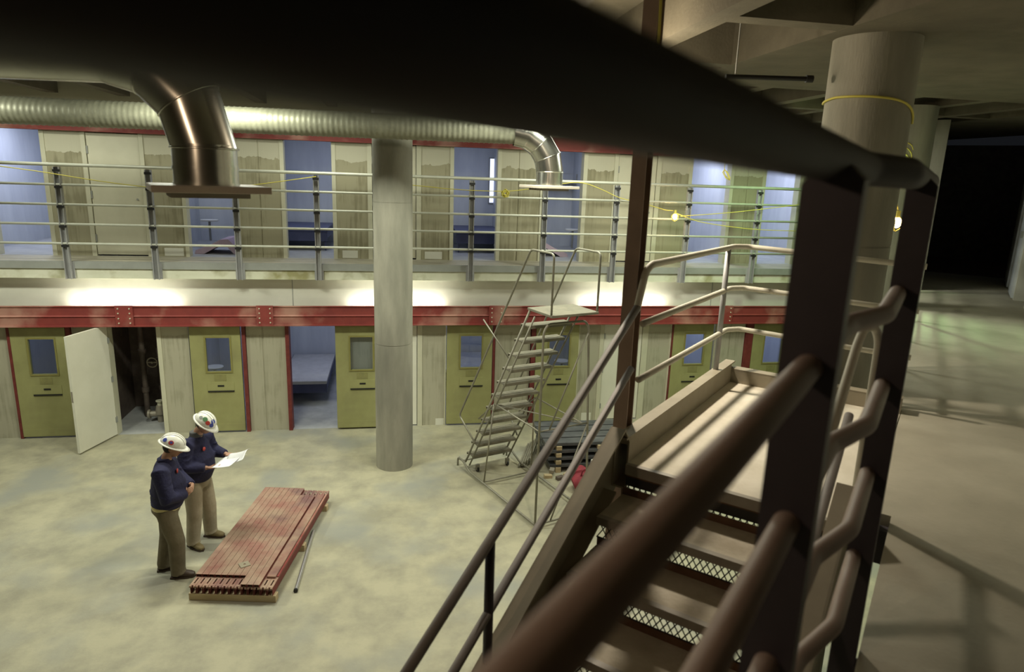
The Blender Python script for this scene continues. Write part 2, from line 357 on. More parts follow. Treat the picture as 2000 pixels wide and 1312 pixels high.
def cell_door(n, x0, y=12.30, w=0.86):
    root = thing('door_%d' % n, None, None, (x0, y, 0.02), kind='structure')
    x1 = x0 + w; y1 = y + 0.05; z0, z1 = 0.03, 2.06
    wx0, wx1, wz0, wz1 = x0 + 0.265, x0 + 0.665, 1.17, 1.79
    p = MB().box(x0, wx0, y, y1, z0, z1).box(wx1, x1, y, y1, z0, z1).box(wx0, wx1, y, y1, z0, wz0).box(wx0, wx1, y, y1, wz1, z1)
    obj('door_panel', p, 'green', root)
    f = MB(); t = 0.028
    f.box(wx0 - t, wx0, y - 0.012, y, wz0 - t, wz1 + t).box(wx1, wx1 + t, y - 0.012, y, wz0 - t, wz1 + t)
    f.box(wx0, wx1, y - 0.012, y, wz0 - t, wz0).box(wx0, wx1, y - 0.012, y, wz1, wz1 + t)
    obj('window_frame', f, 'greendk', root)
    obj('window_pane', MB().box(wx0, wx1, y + 0.02, y + 0.026, wz0, wz1), 'glass', root)
    obj('kick_plate', MB().box(x0 + 0.01, x1 - 0.01, y - 0.006, y, 0.04, 0.17), 'green', root)
    sx0, sx1 = x0 + 0.25, x0 + 0.70
    fl = obj('food_slot', MB().box(sx0, sx1, y - 0.008, y, 0.80, 0.97), 'green', root)
    obj('slot_gap', MB().box(sx0, sx1, y - 0.016, y - 0.006, 0.785, 0.81), 'black', fl)
    obj('number_plate', MB().box(x0 + 0.42, x0 + 0.53, y - 0.014, y - 0.006, 0.885, 0.915), 'black', fl)
    obj('speaker_plate', MB().box(x0 + 0.37, x0 + 0.57, y - 0.004, y, 0.99, 1.11), 'smudge', root)
    obj('top_track', MB().box(x0, x1, y - 0.006, y, 1.98, 2.06), 'greendk', root)
    return root
for n, x in ((1, -6.352), (2, -3.52), (3, -1.02), (4, 1.02), (5, 2.745), (6, 5.555), (7, 7.295)):
    cell_door(n, x, 12.27 if n == 3 else 12.30, 0.85 if n != 4 else 0.87)
# closed pale chase doors
for n, (x0, x1) in ((8, (4.13, 4.91)), (9, (-0.30, 0.46))):
    d = thing('door_%d' % n, None, None, (x0, 12.36, 0.01), kind='structure')
    obj('door_panel', MB().box(x0, x1, 12.365, 12.41, 0.02, 2.06), 'white', d)
    for z in (0.25, 1.0, 1.7): obj('hinge', MB().box(x0 - 0.012, x0 + 0.018, 12.35, 12.37, z, z + 0.1), 'edge', d)
# open white chase door, swung out
d = thing('door_10', None, None, (-4.87, 12.33, 0.02), kind='structure')
hx = V((-4.87, 12.33, 0)); fx = V((-5.14, 11.48, 0)); dv = (fx - hx).normalized(); nv = V((dv.y, -dv.x, 0))
L_ = (fx - hx).length
def dq(t, n, z): return hx + dv * t + nv * n + V((0, 0, z))
def dbox(mb, t0, t1, n0, n1, z0, z1):
    return mb.prism([dq(t0, n0, z0), dq(t1, n0, z0), dq(t1, n1, z0), dq(t0, n1, z0)], (0, 0, z1 - z0))
obj('door_panel', dbox(MB(), 0, L_, -0.022, 0.022, 0.03, 2.02), 'white', d)
sgn = -1 if nv.x < 0 else 1
cl = obj('door_closer', dbox(MB(), 0.12, 0.55, 0.022 * -sgn - 0.02 * sgn * 0 , 0.05 * -sgn, 1.87, 1.91), 'edge', d)
obj('latch', dbox(MB(), L_ - 0.004, L_ + 0.006, -0.012, 0.012, 0.92, 1.10), 'brass', d)
for z in (0.25, 1.0, 1.7): obj('hinge', dbox(MB(), -0.03, 0.02, -0.03, 0.03, z, z + 0.1), 'edge', d)

# upper facade
seg([(-9, -6.70), (-5.74, -5.18), (-4.20, -3.64), (-2.68, -2.33), (-2.31, -1.955), (-0.985, -0.42), (0.56, 1.10), (2.07, 2.40), (2.42, 2.84), (3.76, 4.30), (5.27, 5.86), (6.83, 7.13), (7.15, 7.47), (8.38, 9.6)], U, 5.26, 12.95, 13.10, 'panelU', 'wall_upper')
seg([(-2.33, -2.31), (2.40, 2.42), (7.13, 7.15)], U, 5.26, 12.965, 13.08, 'panelU', 'wall_upper_joint')
struct('wall_upper_header', MB().box(-9, 9.6, 12.95, 13.1, 5.26, 6.3), 'panelU')
k = 21
for a, b in ((-6.70, -6.66), (-5.81, -5.74), (-5.18, -5.11), (-4.27, -4.20), (-3.64, -3.575), (-2.745, -2.68), (-1.955, -1.885), (-1.055, -0.985), (-0.42, -0.34), (0.47, 0.56), (1.10, 1.17), (2.0, 2.07), (2.84, 2.90), (3.68, 3.76), (4.30, 4.38), (5.18, 5.27), (5.86, 5.93), (6.76, 6.83), (7.47, 7.54), (8.30, 8.38)):
    struct('trim_%d' % k, MB().box(a, b, 12.93, 13.12, U, 5.25), 'frame'); k += 1
# cream patches low on panels and the sill line
pm = MB()
for x, ww in ((-2.45, 0.0), (-4.0, 0.32), (1.05 - 0.42, 0.33), (-1.0 + 0.1, 0.28)):
    if ww: pm.box(x, x + ww, 12.944, 12.951, U + 0.02, U + 0.16)
pm.box(0.82, 0.98, 12.354, 12.361, 0.0, 0.13).box(3.75, 3.95, 12.354, 12.361, 0.0, 0.16)
struct('trim_patch', pm, 'fascia')
for n, (x0, x1) in ((11, (-5.11, -4.27)), (12, (-0.34, 0.47)), (13, (4.38, 5.18))):
    d = thing('door_%d' % n, None, None, (x0, 12.95, U), kind='structure')
    obj('door_panel', MB().box(x0 + 0.01, x1 - 0.01, 12.955, 13.0, U + 0.03, 5.24), 'cream', d)
    for z in (0.25, 1.0, 1.75): obj('hinge', MB().box(x0 - 0.01, x0 + 0.025, 12.94, 12.96, U + z, U + z + 0.13), 'edge', d)
    obj('lock', MB().loft([(x1 - 0.10, 12.956, U + 1.0), (x1 - 0.10, 12.94, U + 1.0)], 0.018, 10), 'edge', d)

# cells: dividers, back wall, ceilings
for i, x in enumerate((-8.9, -7.25, -5.15, -4.22, -2.35, -0.42, 0.49, 2.38, 4.30, 5.18, 7.10, 9.0)):
    xl = -4.0 if i == 3 else x
    struct('wall_divider_%d' % (i + 1), MB().box(xl, xl + 0.06, 12.52, 16.0, 0, 2.85), 'cell')
    struct('wall_divider_%d' % (i + 21), MB().box(x, x + 0.06, 13.10, 16.0, U + 0.006, 5.6), 'cell')
struct('wall_cells_back', MB().box(-9, 9.6, 16.0, 16.2, 0, 6.3), 'cell')
struct('ceiling_cells_lower', MB().box(-9, 9.6, 12.6, 16.0, 2.80, 2.87), 'cell')
struct('ceiling_cells_upper', MB().box(-9, 9.6, 13.1, 16.0, 5.6, 5.66), 'cell')
# cell daylight windows (slit panes on the back wall) and their light
BL = (0.74, 0.79, 1.0)
n = 1
cells = ((-6.3, -5.3, 30), (-3.3, -2.55, 11), (-1.4, -0.62, 12), (1.5, 2.335, 11), (3.4, 3.52, 11), (6.2, 5.42, 34), (8.0, 8.85, 32))
for cx, wx, e in cells:
    for z0, k_ in ((U, 1.0), (0, 1.0)):
        ee = e * 1.2
        if z0 == 0: ee = {-6.3: 7, -3.3: 10, -1.4: 13, 1.5: 12, 3.4: 8, 6.2: 24, 8.0: 22}[cx]
        wf = thing('window_%d' % n, None, None, (wx, 15.98, z0 + 1.0), kind='structure'); n += 1
        obj('window_pane', MB().box(wx - 0.05, wx + 0.05, 15.985, 15.998, z0 + 1.0, z0 + 2.0), 'day', wf)
        obj('window_frame', MB().box(wx - 0.075, wx - 0.05, 15.97, 16, z0 + 0.97, z0 + 2.03).box(wx + 0.05, wx + 0.075, 15.97, 16, z0 + 0.97, z0 + 2.03).box(wx - 0.05, wx + 0.05, 15.97, 16, z0 + 2.0, z0 + 2.03).box(wx - 0.05, wx + 0.05, 15.97, 16, z0 + 0.97, z0 + 1.0), 'edge', wf)
        light('cell_daylight_fill', 'AREA', (cx, 14.3, z0 + (2.4 if z0 else 2.72)), ee, BL, 0.7, 0.9, (cx, 14.5, z0))  # area light added under each cell ceiling, stands in for window daylight

# ------------------------------------------------------------------ ceiling with coffers
cm = MB()
cm.box(-11, 12, -6, 16.2, 6.25, 6.45)
cm.box(-11, 12, -6, 3.4, 5.85, 6.25)
cm.box(3.2, 12, 3.4, 7.6, 5.85, 6.25)
cm.box(9.0, 12, 7.6, 16.2, 5.85, 6.25)
for x in (-10, -8.9, -7.8, -6.7, -5.6, -4.5, -3.4, -2.3, -1.1, 0.05, 1.1, 2.15): cm.box(x, x + 0.18, 3.4, 12.9, 5.85, 6.25)
for x in (3.2, 4.2, 5.2, 6.2, 7.2, 8.2): cm.box(x, x + 0.18, 7.6, 12.9, 5.85, 6.25)
for y in (4.59, 6.35, 8.1, 9.9, 11.6): cm.box(2.33, 3.2, y, y + 0.18, 5.852, 6.25)
for y in (9.3, 11.1): cm.box(3.38, 9.0, y, y + 0.18, 5.852, 6.25)
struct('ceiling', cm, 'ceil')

# ------------------------------------------------------------------ right-hand upper floor and walls
def spoly(pts, z0, z1):
    return MB().prism([sa(b, a, z0) for b, a in pts], (0, 0, z1 - z0))
struct('floor_upper', spoly([(-0.07, -3.5), (2.6, -3.5), (2.6, 16.2), (-1.6, 16.2), (-1.6, 13.0), (-0.46, 13.0), (-0.21, 5.7), (-0.16, 5.61), (-0.16, 3.66), (-0.07, 3.66)], 2.9, U), 'upfloor')
wl = MB(); wl.sbox(0.84, 1.13, 12.9, 16.0, U, 5.85).sbox(1.05, 1.25, 3.0, 12.0, U, 5.85).sbox(0.93, 1.2, 12.0, 12.15, U, 5.85)
struct('wall_right', wl, 'fascia')
d = thing('door_14', None, None, sa(0.95, 14.9, U), kind='structure')
obj('door_panel', MB().sbox(0.81, 0.84, 13.0, 13.85, U + 0.02, U + 2.05), 'cell', d)
obj('door_handle', MB().sbox(0.78, 0.81, 13.05, 13.15, U + 0.95, U + 1.05), 'edge', d)
d = thing('door_15', None, None, sa(0.95, 14.9, U), kind='structure')
obj('door_panel', MB().sbox(0.81, 0.84, 14.5, 15.4, U + 0.02, U + 2.05), 'cell', d)
struct('wall_corner', MB().sbox(-1.6, -0.40, 13.0, 13.2, U, 5.85), 'column')
struct('wall_end', MB().sbox(-3.0, 3.2, 20.0, 20.2, 2.9, 5.85).sbox(-1.8, -1.6, 13.2, 20, 2.9, 5.85).sbox(2.6, 2.8, 16, 20, 2.9, 5.85), 'pipe')
struct('floor_passage', MB().sbox(-1.6, 2.6, 16.2, 20.0, 2.9, U), 'rust')

# ------------------------------------------------------------------ concrete columns
def column(x, y, r, label, z1):
    c = MB(); 
    for zz0, zz1, rr in ((0, 2.1, r), (2.1, 2.112, r - 0.004), (2.112, 4.3, r), (4.3, 4.312, r - 0.004), (4.312, z1, r)):
        c.loft([(x, y, zz0), (x, y, zz1)], rr, 48)
    o = obj('concrete_column', c, 'column', smooth='auto'); tag(o, label, 'column', None); return o
column(0.028, 10.60, 0.30, 'round bare concrete column standing free in the middle of the lower floor', 5.85)
column(3.662, 4.937, 0.312, 'thick round concrete column wrapped by a yellow cable beyond the stair landing', 5.85)
column(7.01, 8.515, 0.31, 'slimmer round concrete column lit green, behind the thick one', 5.85)

# ------------------------------------------------------------------ far walkway railing
fr = thing('guard_railing', 'pale five-rail guard railing along the front edge of the upper walkway', 'railing', (0, 12.05, 2.86))
for i, z in enumerate((4.695, 4.385, 4.075, 3.762, 3.45)):
    r = 0.027 if i == 0 else 0.020
    obj('top_rail' if i == 0 else 'rail', MB().loft([(-8.8, 12.03, z), (9.4, 12.03, z)], r, 10), 'rail', fr, smooth=True)
for x in (-7.9, -6.55, -5.21, -3.87, -2.55, -1.245, 0.08, 1.41, 2.735, 4.085, 5.50, 6.92, 8.3):
    p = MB(); p.box(x - 0.045, x - 0.033, 12.0, 12.075, 2.87, 4.66).box(x + 0.033, x + 0.045, 12.0, 12.075, 2.87, 4.66)
    p.box(x - 0.033, x + 0.033, 12.06, 12.072, 2.87, 4.66)
    po = obj('post', p, 'railpost', fr)
    p2 = MB().box(x - 0.075, x + 0.075, 12.075, 12.09, 2.87, 3.15)
    obj('base_plate', p2, 'railpost', po)
    for z in (4.385, 4.075, 3.762, 3.45, 4.64):
        obj('clip', MB().box(x - 0.05, x + 0.05, 11.995, 12.03, z - 0.055, z - 0.018), 'black', po)

# fluorescent uplights on the red beam
for i, (x, wh) in enumerate(((-4.5, 'leftmost'), (0.1, 'middle'), (4.45, 'rightmost'))):
    t = thing('uplight', 'slim strip light lying on the red beam, %s of the three glowing spots' % wh, 'light', (x, 12.225, 2.26), 'strip lights on the red beam')
    obj('tray', MB().box(x - 0.9, x + 0.9, 12.19, 12.26, 2.26, 2.275), 'edge', t)
    obj('tube', MB().loft([(x - 0.85, 12.225, 2.295), (x + 0.85, 12.225, 2.295)], 0.010, 8), 'tube', t)
    light('uplight_light', 'AREA', (x, 12.208, 2.33), 11.0, (1.0, 0.99, 0.84), 1.7, 0.03, (x, 12.27, 2.7), t)

# ------------------------------------------------------------------ ducts
def duct_tube(pts, r, seams=True):
    return MB().loft(pts, r, 36)
# spiral duct along the facade
fd = thing('spiral_duct', 'ribbed spiral duct running along the upper cell fronts into a down-turned elbow', 'duct', (1.9, 9.3, 5.2))
p0, p1 = V((-9.0, 10.05, 5.345)), V((1.67, 9.408, 5.345))
pts, rr = [], []
nn = 620
for i in range(nn + 1):
    t = i / nn; pts.append(p0.lerp(p1, t)); rr.append(0.163 + 0.007 * (1 if i % 4 == 0 else 0))
obj('spiral_pipe', MB().loft(pts, rr, 30), 'flex', fd, smooth=True)
def elbow(org, d1, rad, bend, nseg, zend, parent, names):
    """gored elbow: starts at org going d1, ends going straight down to zend"""
    d1 = V(d1).normalized(); dn = V((0, 0, -1)); P = []
    for i in range(nseg + 1):
        th = (math.pi / 2) * i / nseg
        P.append(V(org) + d1 * (bend * math.sin(th)) + dn * (bend * (1 - math.cos(th))))
    for i in range(nseg):
        obj('elbow_section', MB().loft([P[i], P[i + 1]], [rad, rad], 36, cap=False) if False else gore(P, i, nseg, d1, dn, rad), 'duct', parent, smooth='auto')
    e = P[-1]
    for z0, z1 in names:
        obj('collar', MB().loft([(e.x, e.y, z0), (e.x, e.y, z1)], rad * 1.005, 36, cap=False).loft([(e.x, e.y, z0 - 0.008), (e.x, e.y, z0 + 0.012)], rad * 1.03, 36), 'duct', parent, smooth='auto')
    return e
def gore(P, i, nseg, d1, dn, rad):
    def ring(j):
        th = (math.pi / 2) * j / nseg; t = d1 * math.cos(th) + dn * math.sin(th)
        x = t.cross(V((0, 0, 1)) if abs(t.z) < 0.99 else d1).normalized() if abs(t.z) < 0.99 else d1.cross(dn).normalized()
        x = d1.cross(dn).normalized(); y = t.cross(x)
        k = 1 / math.cos(math.pi / 4 / nseg)
        return P[j], x, y, k
    mb = MB(); R_ = []
    for j in (i, i + 1):
        p, x, y, k = ring(j)
        R_.append([mb.bm.verts.new(p + x * rad * math.cos(q) + y * rad * k * math.sin(q)) for q in [2 * math.pi * m / 36 for m in range(36)]])
    for m in range(36): mb.bm.faces.new((R_[0][m], R_[0][(m + 1) % 36], R_[1][(m + 1) % 36], R_[1][m]))
    p, x, y, k = ring(i + 1)
    mb.loft([p + x * 0 + (x * rad * 1.012 * math.cos(q) + y * rad * 1.012 * k * math.sin(q)) for q in [2 * math.pi * m / 36 for m in range(36)]], 0.006, 6, closed=True)
    return mb
def diffuser(x, y, z, w, label, rotz=0):
    t = thing('air_diffuser', label, 'vent', (x, y, z), 'duct diffusers')
    R3 = Matrix.Rotation(rotz, 3, 'Z')
    obj('plate', MB().box(-w / 2, w / 2, -w / 2, w / 2, 0, 0.038, R3, (x, y, z)), 'diff', t, bevel=0.004)
    g = MB()
    for k_ in range(6): 
        q = -w * 0.3 + w * 0.12 * k_; g.box(-w * 0.34, w * 0.34, q, q + 0.012, -0.03, 0, R3, (x, y, z))
    obj('louvre', g, 'nosing', t)
    return t
e = elbow((1.66, 9.408, 5.345), (1, -0.06, 0), 0.185, 0.52, 4, 4.62, fd, [(4.64, 4.74), (4.73, 4.84)])
diffuser(e.x, e.y, 4.605, 0.62, 'square diffuser plate under the far duct elbow, right of the round column', 0.3)
# nearer duct, coming from the left
nd = thing('galvanised_duct', 'shiny sheet-metal duct turning down at its elbow, nearest to the camera on the left', 'duct', (-1.0, 4.2, 5.0))
el = V((-1.04, 4.20, 0)); dd = V((1, -0.10, 0)).normalized(); bend = 0.50
org = V((el.x, el.y, 5.34)) - dd * bend
obj('straight_pipe', MB().loft([org - dd * 6.5, org], 0.172, 36), 'duct', nd, smooth='auto')
elbow(org, dd, 0.172, bend, 3, 4.62, nd, [(4.64, 4.74), (4.73, 4.86)])
diffuser(el.x, el.y, 4.60, 0.60, 'square diffuser plate under the near duct elbow at upper left', 0.35)

# ------------------------------------------------------------------ steel column, landing and stair
sc = thing('steel_column', 'brown wide-flange steel column at the corner of the stair landing', 'column', sa(-1.55, 3.60, 0))
obj('flange', MB().sbox(-1.575, -1.49, 3.56, 3.568, 0, 5.85), 'wf', sc)
obj('flange', MB().sbox(-1.575, -1.49, 3.642, 3.65, 0, 5.85), 'wf', sc)
obj('web', MB().sbox(-1.538, -1.529, 3.568, 3.642, 0, 5.85), 'wf', sc)
B0, B1 = -1.41, -0.31          # clear width of the stair
st = thing('steel_stair', 'steel stair with concrete treads, mesh risers and railed landing at right', 'stair', sa(-0.85, 3.4, 0))
obj('landing_slab', MB().sbox(B0, -0.165, 3.44, 5.50, U - 0.05, U), 'landing', st)
obj('landing_nosing', MB().sbox(B0, -0.31, 3.405, 3.44, U - 0.06, U + 0.001), 'nosing', st)
obj('landing_pan', MB().sbox(B0, -0.165, 3.42, 5.5, U - 0.075, U - 0.05), 'rust', st)
def channel(mb, f, z0, z1, inward, w=0.09, t=0.012):
    pass
# landing channels (toe plates)
obj('landing_channel', MB().sbox(-1.489, -1.48, 3.40, 5.60, 2.99, 3.30).sbox(-1.489, -1.41, 3.40, 5.60, 3.29, 3.302).sbox(-1.489, -1.41, 3.40, 5.60, 2.99, 3.0).sbox(-1.42, -1.41, 3.44, 5.50, 3.13, 3.29), 'stringer', st)
obj('landing_channel', MB().sbox(-1.489, -0.165, 5.59, 5.60, 2.99, 3.25).sbox(-1.41, -0.165, 5.50, 5.60, 3.245, 3.257).sbox(-1.41, -0.165, 5.50, 5.51, 3.13, 3.25), 'stringer', st)
RISE, RUN = 0.18, 0.313
A_T = 3.055
NT = 16
def slope(a): return (a - A_T) * RISE / RUN
def stringer(b0, b1, inner):
    mb = MB(); zoff_t, zoff_b = 0.225, -0.09
    a_lo = A_T - (2.96 - 0.0) / (RISE / RUN) + 0.1
    def q(a, zo): return sa(b0, a, 2.96 + slope(a) + zo)
    tops = []
    web = b0 if inner > 0 else b1 - 0.012
    P = [(3.40, 3.385), (3.46, 3.22), (3.46, 2.96), (3.40, 2.93)]
    def yz(a, z): return sa(web, a, z)
    poly = [yz(a_lo, 2.96 + slope(a_lo) + zoff_t), yz(3.37, 2.96 + slope(3.37) + zoff_t), yz(3.47, 3.25), yz(3.47, 2.95), yz(a_lo, max(0, 2.96 + slope(a_lo) + zoff_b))]
    mb.prism(poly, VB * 0.012)
    # top flange
    a0, a1 = a_lo, 3.37
    z0, z1 = 2.96 + slope(a0) + zoff_t, 2.96 + slope(a1) + zoff_t
    mb.prism([sa(b0, a0, z0), sa(b0, a1, z1), sa(b0, a1, z1 - 0.014), sa(b0, a0, z0 - 0.014)], VB * (b1 - b0))
    mb.prism([sa(b0, a1, z1), sa(b0, 3.47, 3.25), sa(b0, 3.47, 3.236), sa(b0, a1, z1 - 0.014)], VB * (b1 - b0))
    z0, z1 = 2.96 + slope(a0) + zoff_b, 2.96 + slope(3.3) + zoff_b
    mb.prism([sa(b0, a0, z0), sa(b0, 3.3, z1), sa(b0, 3.3, z1 - 0.014), sa(b0, a0, z0 - 0.014)], VB * (b1 - b0))
    return mb
obj('stringer', stringer(-1.50, -1.41, 1), 'stringer', st)
obj('stringer', stringer(-0.31, -0.22, -1), 'stringer', st)
def riser_mesh(a, zt, hh):
    """expanded metal strip below a nosing: crossing diagonal strands in a frame"""
    mb = MB(); w_ = B1 - B0; pitch = 0.036; t = 0.0035
    mb.sbox(B0, B1, a - 0.003, a + 0.003, zt - hh, zt - hh + 0.006).sbox(B0, B1, a - 0.003, a + 0.003, zt - 0.006, zt)
    n_ = int(w_ / pitch) + 4; dx = hh * 0.62
    for i in range(-3, n_):
        for sg in (1, -1):
            b0 = B0 + i * pitch; b1 = b0 + sg * dx
            z0, z1 = zt - hh, zt
            # clip
            for lim in (B0, B1):
                pass
            if min(b0, b1) < B0 - 1e-6 or max(b0, b1) > B1 + 1e-6: continue
            off = 0.002 * sg
            mb.prism([sa(b0 - t, a + off, z0), sa(b0 + t, a + off, z0), sa(b1 + t, a + off, z1), sa(b1 - t, a + off, z1)], VA * 0.0015)
    return mb
for k_ in range(NT):
    zt = 2.96 - RISE * k_; a0 = A_T - RUN * k_            # nosing of this tread
    tr = obj('tread', MB().sbox(B0, B1, a0 + 0.035, a0 + RUN + 0.03, zt - 0.04, zt), 'tread', st)
    obj('nosing', MB().sbox(B0, B1, a0, a0 + 0.036, zt - 0.045, zt + 0.001), 'nosing', tr)
    obj('pan', MB().sbox(B0, B1, a0 + 0.02, a0 + RUN + 0.035, zt - 0.052, zt - 0.04).sbox(B0, B1, a0 + RUN + 0.027, a0 + RUN + 0.032, zt - 0.04, zt + 0.045), 'rust', tr)
    if k_ < 9:
        obj('mesh_riser', riser_mesh(a0 + 0.02, zt - 0.045, 0.085), 'mesh', tr)
obj('riser_shade_sheet', MB().sbox(B0, B1, 3.428, 3.434, U - 0.13, U - 0.06), 'mesh', st)  # dark sheet standing in for the shade seen through the mesh under the landing
obj('mesh_riser', riser_mesh(3.431, U - 0.13, 0.04), 'mesh', st)

# landing railing and stair handrails
hr = thing('stair_railing', 'three-rail pipe railing round the landing with handrail down the left of the stair', 'railing', sa(-1.46, 3.6, U))
bx = -1.46
def tube(pts, r, seg=12, fil=0.0):
    return MB().loft(smooth_path(pts, fil) if fil else pts, r, seg)
top = [sa(bx, 1.0 - 1.6, 2.595 - 1.6 * 0.575), sa(bx, 3.52, 4.045), sa(bx, 3.60, 4.24), sa(bx + 0.0, 3.68, 4.275), sa(bx, 5.38, 4.268), sa(bx + 0.07, 5.54, 4.262), sa(-0.16, 5.54, 4.225)]
obj('top_rail', tube(top[1:4][0:1] + top[2:], 0.0215, 12, 0.05), 'landrail', hr, smooth=True)
obj('handrail', tube([top[0], top[1]], 0.0225), 'stairrail', hr, smooth=True)
for zz, ze in ((3.935, 3.905), (3.594, 3.562)):
    obj('rail', tube([sa(bx, 3.62, zz), sa(bx, 5.40, zz), sa(bx + 0.07, 5.54, zz - 0.005), sa(-0.16, 5.54, ze)], 0.0205, 12, 0.04), 'landrail', hr, smooth=True)
obj('lower_handrail', tube([sa(bx, -0.6, 4.07 - 0.385 - (3.53 + 0.6) * 0.575), sa(bx, 3.50, 3.69)], 0.0205), 'stairrail', hr, smooth=True)
for a in (5.22,): obj('post', tube([sa(bx, a, 3.30), sa(bx, a, 4.26)], 0.0205), 'railpost', hr, smooth=True)
obj('post', tube([sa(-0.95, 5.54, 3.25), sa(-0.95, 5.54, 4.24)], 0.0205), 'railpost', hr, smooth=True)
for a in (2.12, 0.75, -0.4):
    z = 4.07 - (3.557 - a) * 0.575
    obj('post', tube([sa(bx, a, z - 0.78), sa(bx, a, z - 0.02)], 0.0215), 'nearpost', hr, smooth=True)
# right handrail with return loop
rh = thing('handrail', 'grey pipe handrail with rounded return at the right side of the stair', 'handrail', sa(-0.3, 3.3, U))
rpts = [sa(-0.305, 0.2, 4.06 - 3.05 * 0.575), sa(-0.305, 3.27, 4.07), sa(-0.30, 3.42, 4.12), sa(-0.27, 3.55, 4.11), sa(-0.245, 3.62, 4.03), sa(-0.24, 3.62, 3.2)]
obj('rail', tube(rpts, 0.0205, 12, 0.07), 'landrail', rh, smooth=True)
obj('lower_rail', tube([sa(-0.305, 0.2, 3.67 - 3.05 * 0.575), sa(-0.305, 3.4, 3.70)], 0.0205), 'stairrail', rh, smooth=True)
obj('post', tube([sa(-0.285, 2.2, 2.7), sa(-0.295, 2.2, 3.43)], 0.019), 'nearpost', rh, smooth=True)

# ------------------------------------------------------------------ near guard railing
ng = thing('guard_railing', 'dark brown pipe guard railing right in front of the camera', 'railing', sa(-0.19, 1.25, U))
def gpath(z, a0=-2.6): return [sa(-0.186, a0, z), sa(-0.188, 1.72, z), sa(-0.128, 1.94, z), sa(-0.15, 3.55, z)]
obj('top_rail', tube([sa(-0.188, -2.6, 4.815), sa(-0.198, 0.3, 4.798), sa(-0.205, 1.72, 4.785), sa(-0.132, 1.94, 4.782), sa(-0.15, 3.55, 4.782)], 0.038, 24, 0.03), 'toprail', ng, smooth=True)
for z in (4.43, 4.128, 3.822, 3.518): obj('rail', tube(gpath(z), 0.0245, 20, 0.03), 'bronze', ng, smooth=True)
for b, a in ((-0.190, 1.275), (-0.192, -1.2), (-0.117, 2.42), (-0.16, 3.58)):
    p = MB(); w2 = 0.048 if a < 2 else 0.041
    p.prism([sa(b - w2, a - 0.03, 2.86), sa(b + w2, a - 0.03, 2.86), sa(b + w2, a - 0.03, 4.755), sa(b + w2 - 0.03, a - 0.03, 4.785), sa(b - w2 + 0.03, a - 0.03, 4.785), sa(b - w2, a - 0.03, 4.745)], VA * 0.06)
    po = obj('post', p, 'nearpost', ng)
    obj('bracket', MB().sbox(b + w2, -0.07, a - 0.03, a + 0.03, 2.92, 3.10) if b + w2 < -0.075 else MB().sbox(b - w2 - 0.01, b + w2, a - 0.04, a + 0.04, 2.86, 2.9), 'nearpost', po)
# guard beyond the landing along the upper floor edge
g2 = thing('guard_railing', 'distant guard railing along the upper floor edge beyond the landing, half hidden by a post', 'railing', sa(-0.22, 8, U))
for z in (4.70, 4.39, 4.08, 3.77, 3.46): obj('rail', tube([sa(-0.24, 5.6, z), sa(-0.30, 7.6, z), sa(-0.5, 12.9, z)], 0.021, 8), 'rail', g2, smooth=True)
for a in (5.68, 7.0, 8.4, 9.8, 11.2, 12.6): obj('post', MB().sbox(-0.255 - (a - 5.6) * 0.034, -0.225 - (a - 5.6) * 0.034, a - 0.03, a + 0.03, 2.9, 4.68), 'railpost', g2)
#PART2
# ------------------------------------------------------------------ things in the cells and the chase
def bunk(x0, x1, y0, y1, z, label, m='bunk'):
    t = thing('bunk', label, 'bed', ((x0 + x1) / 2, (y0 + y1) / 2, z - 0.4))
    obj('sleeping_slab', MB().box(x0, x1, y0, y1, z - 0.07, z), m, t, bevel=0.01)
    obj('front_panel', MB().box(x0, x1, y0 + 0.02, y0 + 0.05, z - 0.26, z - 0.07), 'bunkdk', t)  # dark blue here paints in the unlit front of the pale bunks
    if m == 'bunkdk':
        for xx in (x0 + 0.03, x1 - 0.06): obj('leg', MB().box(xx, xx + 0.03, y0 + 0.06, y0 + 0.09, (U + 0.006) if z > U else 0.0, z - 0.2), 'bunkdk', t)
    obj('side_rim', MB().box(x1 - 0.04, x1, y0 + 0.05, y1, z - 0.2, z - 0.07) if x0 < -1.5 or True else MB(), 'bunkdk', t)
    return t
bunk(-2.28, -1.34, 13.77, 15.95, 0.50, 'pale slab bunk seen through the open doorway of the lower floor')
bunk(0.56, 2.30, 14.4, 15.9, 0.52, 'pale slab bunk behind the window of the lower door nearest right of the round column')
bunk(-5.95, -5.155, 13.9, 15.9, U + 0.42, 'dark blue bunk in the bright upper cell at far left', 'bunkdk')
bunk(-2.28, -1.28, 14.2, 15.9, U + 0.46, 'dark blue bunk with pale rim in the upper cell left of the round column', 'bunkdk')
bunk(1.36, 2.379, 14.2, 15.9, U + 0.46, 'dark blue bunk in the upper cell right of the round column', 'bunkdk')
bunk(6.05, 6.42, 13.9, 15.9, U + 0.46, 'dark blue bunk in the bright upper cell behind the lit bulb', 'bunkdk')
def foam(x, y, z, label, rz=0.0):
    R3 = Matrix.Rotation(rz, 3, 'Z'); prof = [(-0.36, 0.0), (-0.34, 0.07), (-0.10, 0.16), (0.10, 0.27), (0.24, 0.28), (0.36, 0.16), (0.40, 0.05), (0.34, 0.0), (0.22, 0.14), (0.10, 0.17), (-0.08, 0.07), (-0.2, 0.0)]
    o = obj('foam_mattress', MB().prism([V((x, y, z)) + R3 @ V((a, -0.35, b)) for a, b in prof], R3 @ V((0, 0.75, 0))), 'pink', smooth='auto')
    return tag(o, label, 'mattress')
foam(-3.26, 13.75, U + 0.006, 'folded pinkish mattress on the cell floor, seen under the near duct diffuser')
foam(3.30, 14.1, U + 0.006, 'folded pinkish mattress on the cell floor behind the ladder handrails', math.pi)
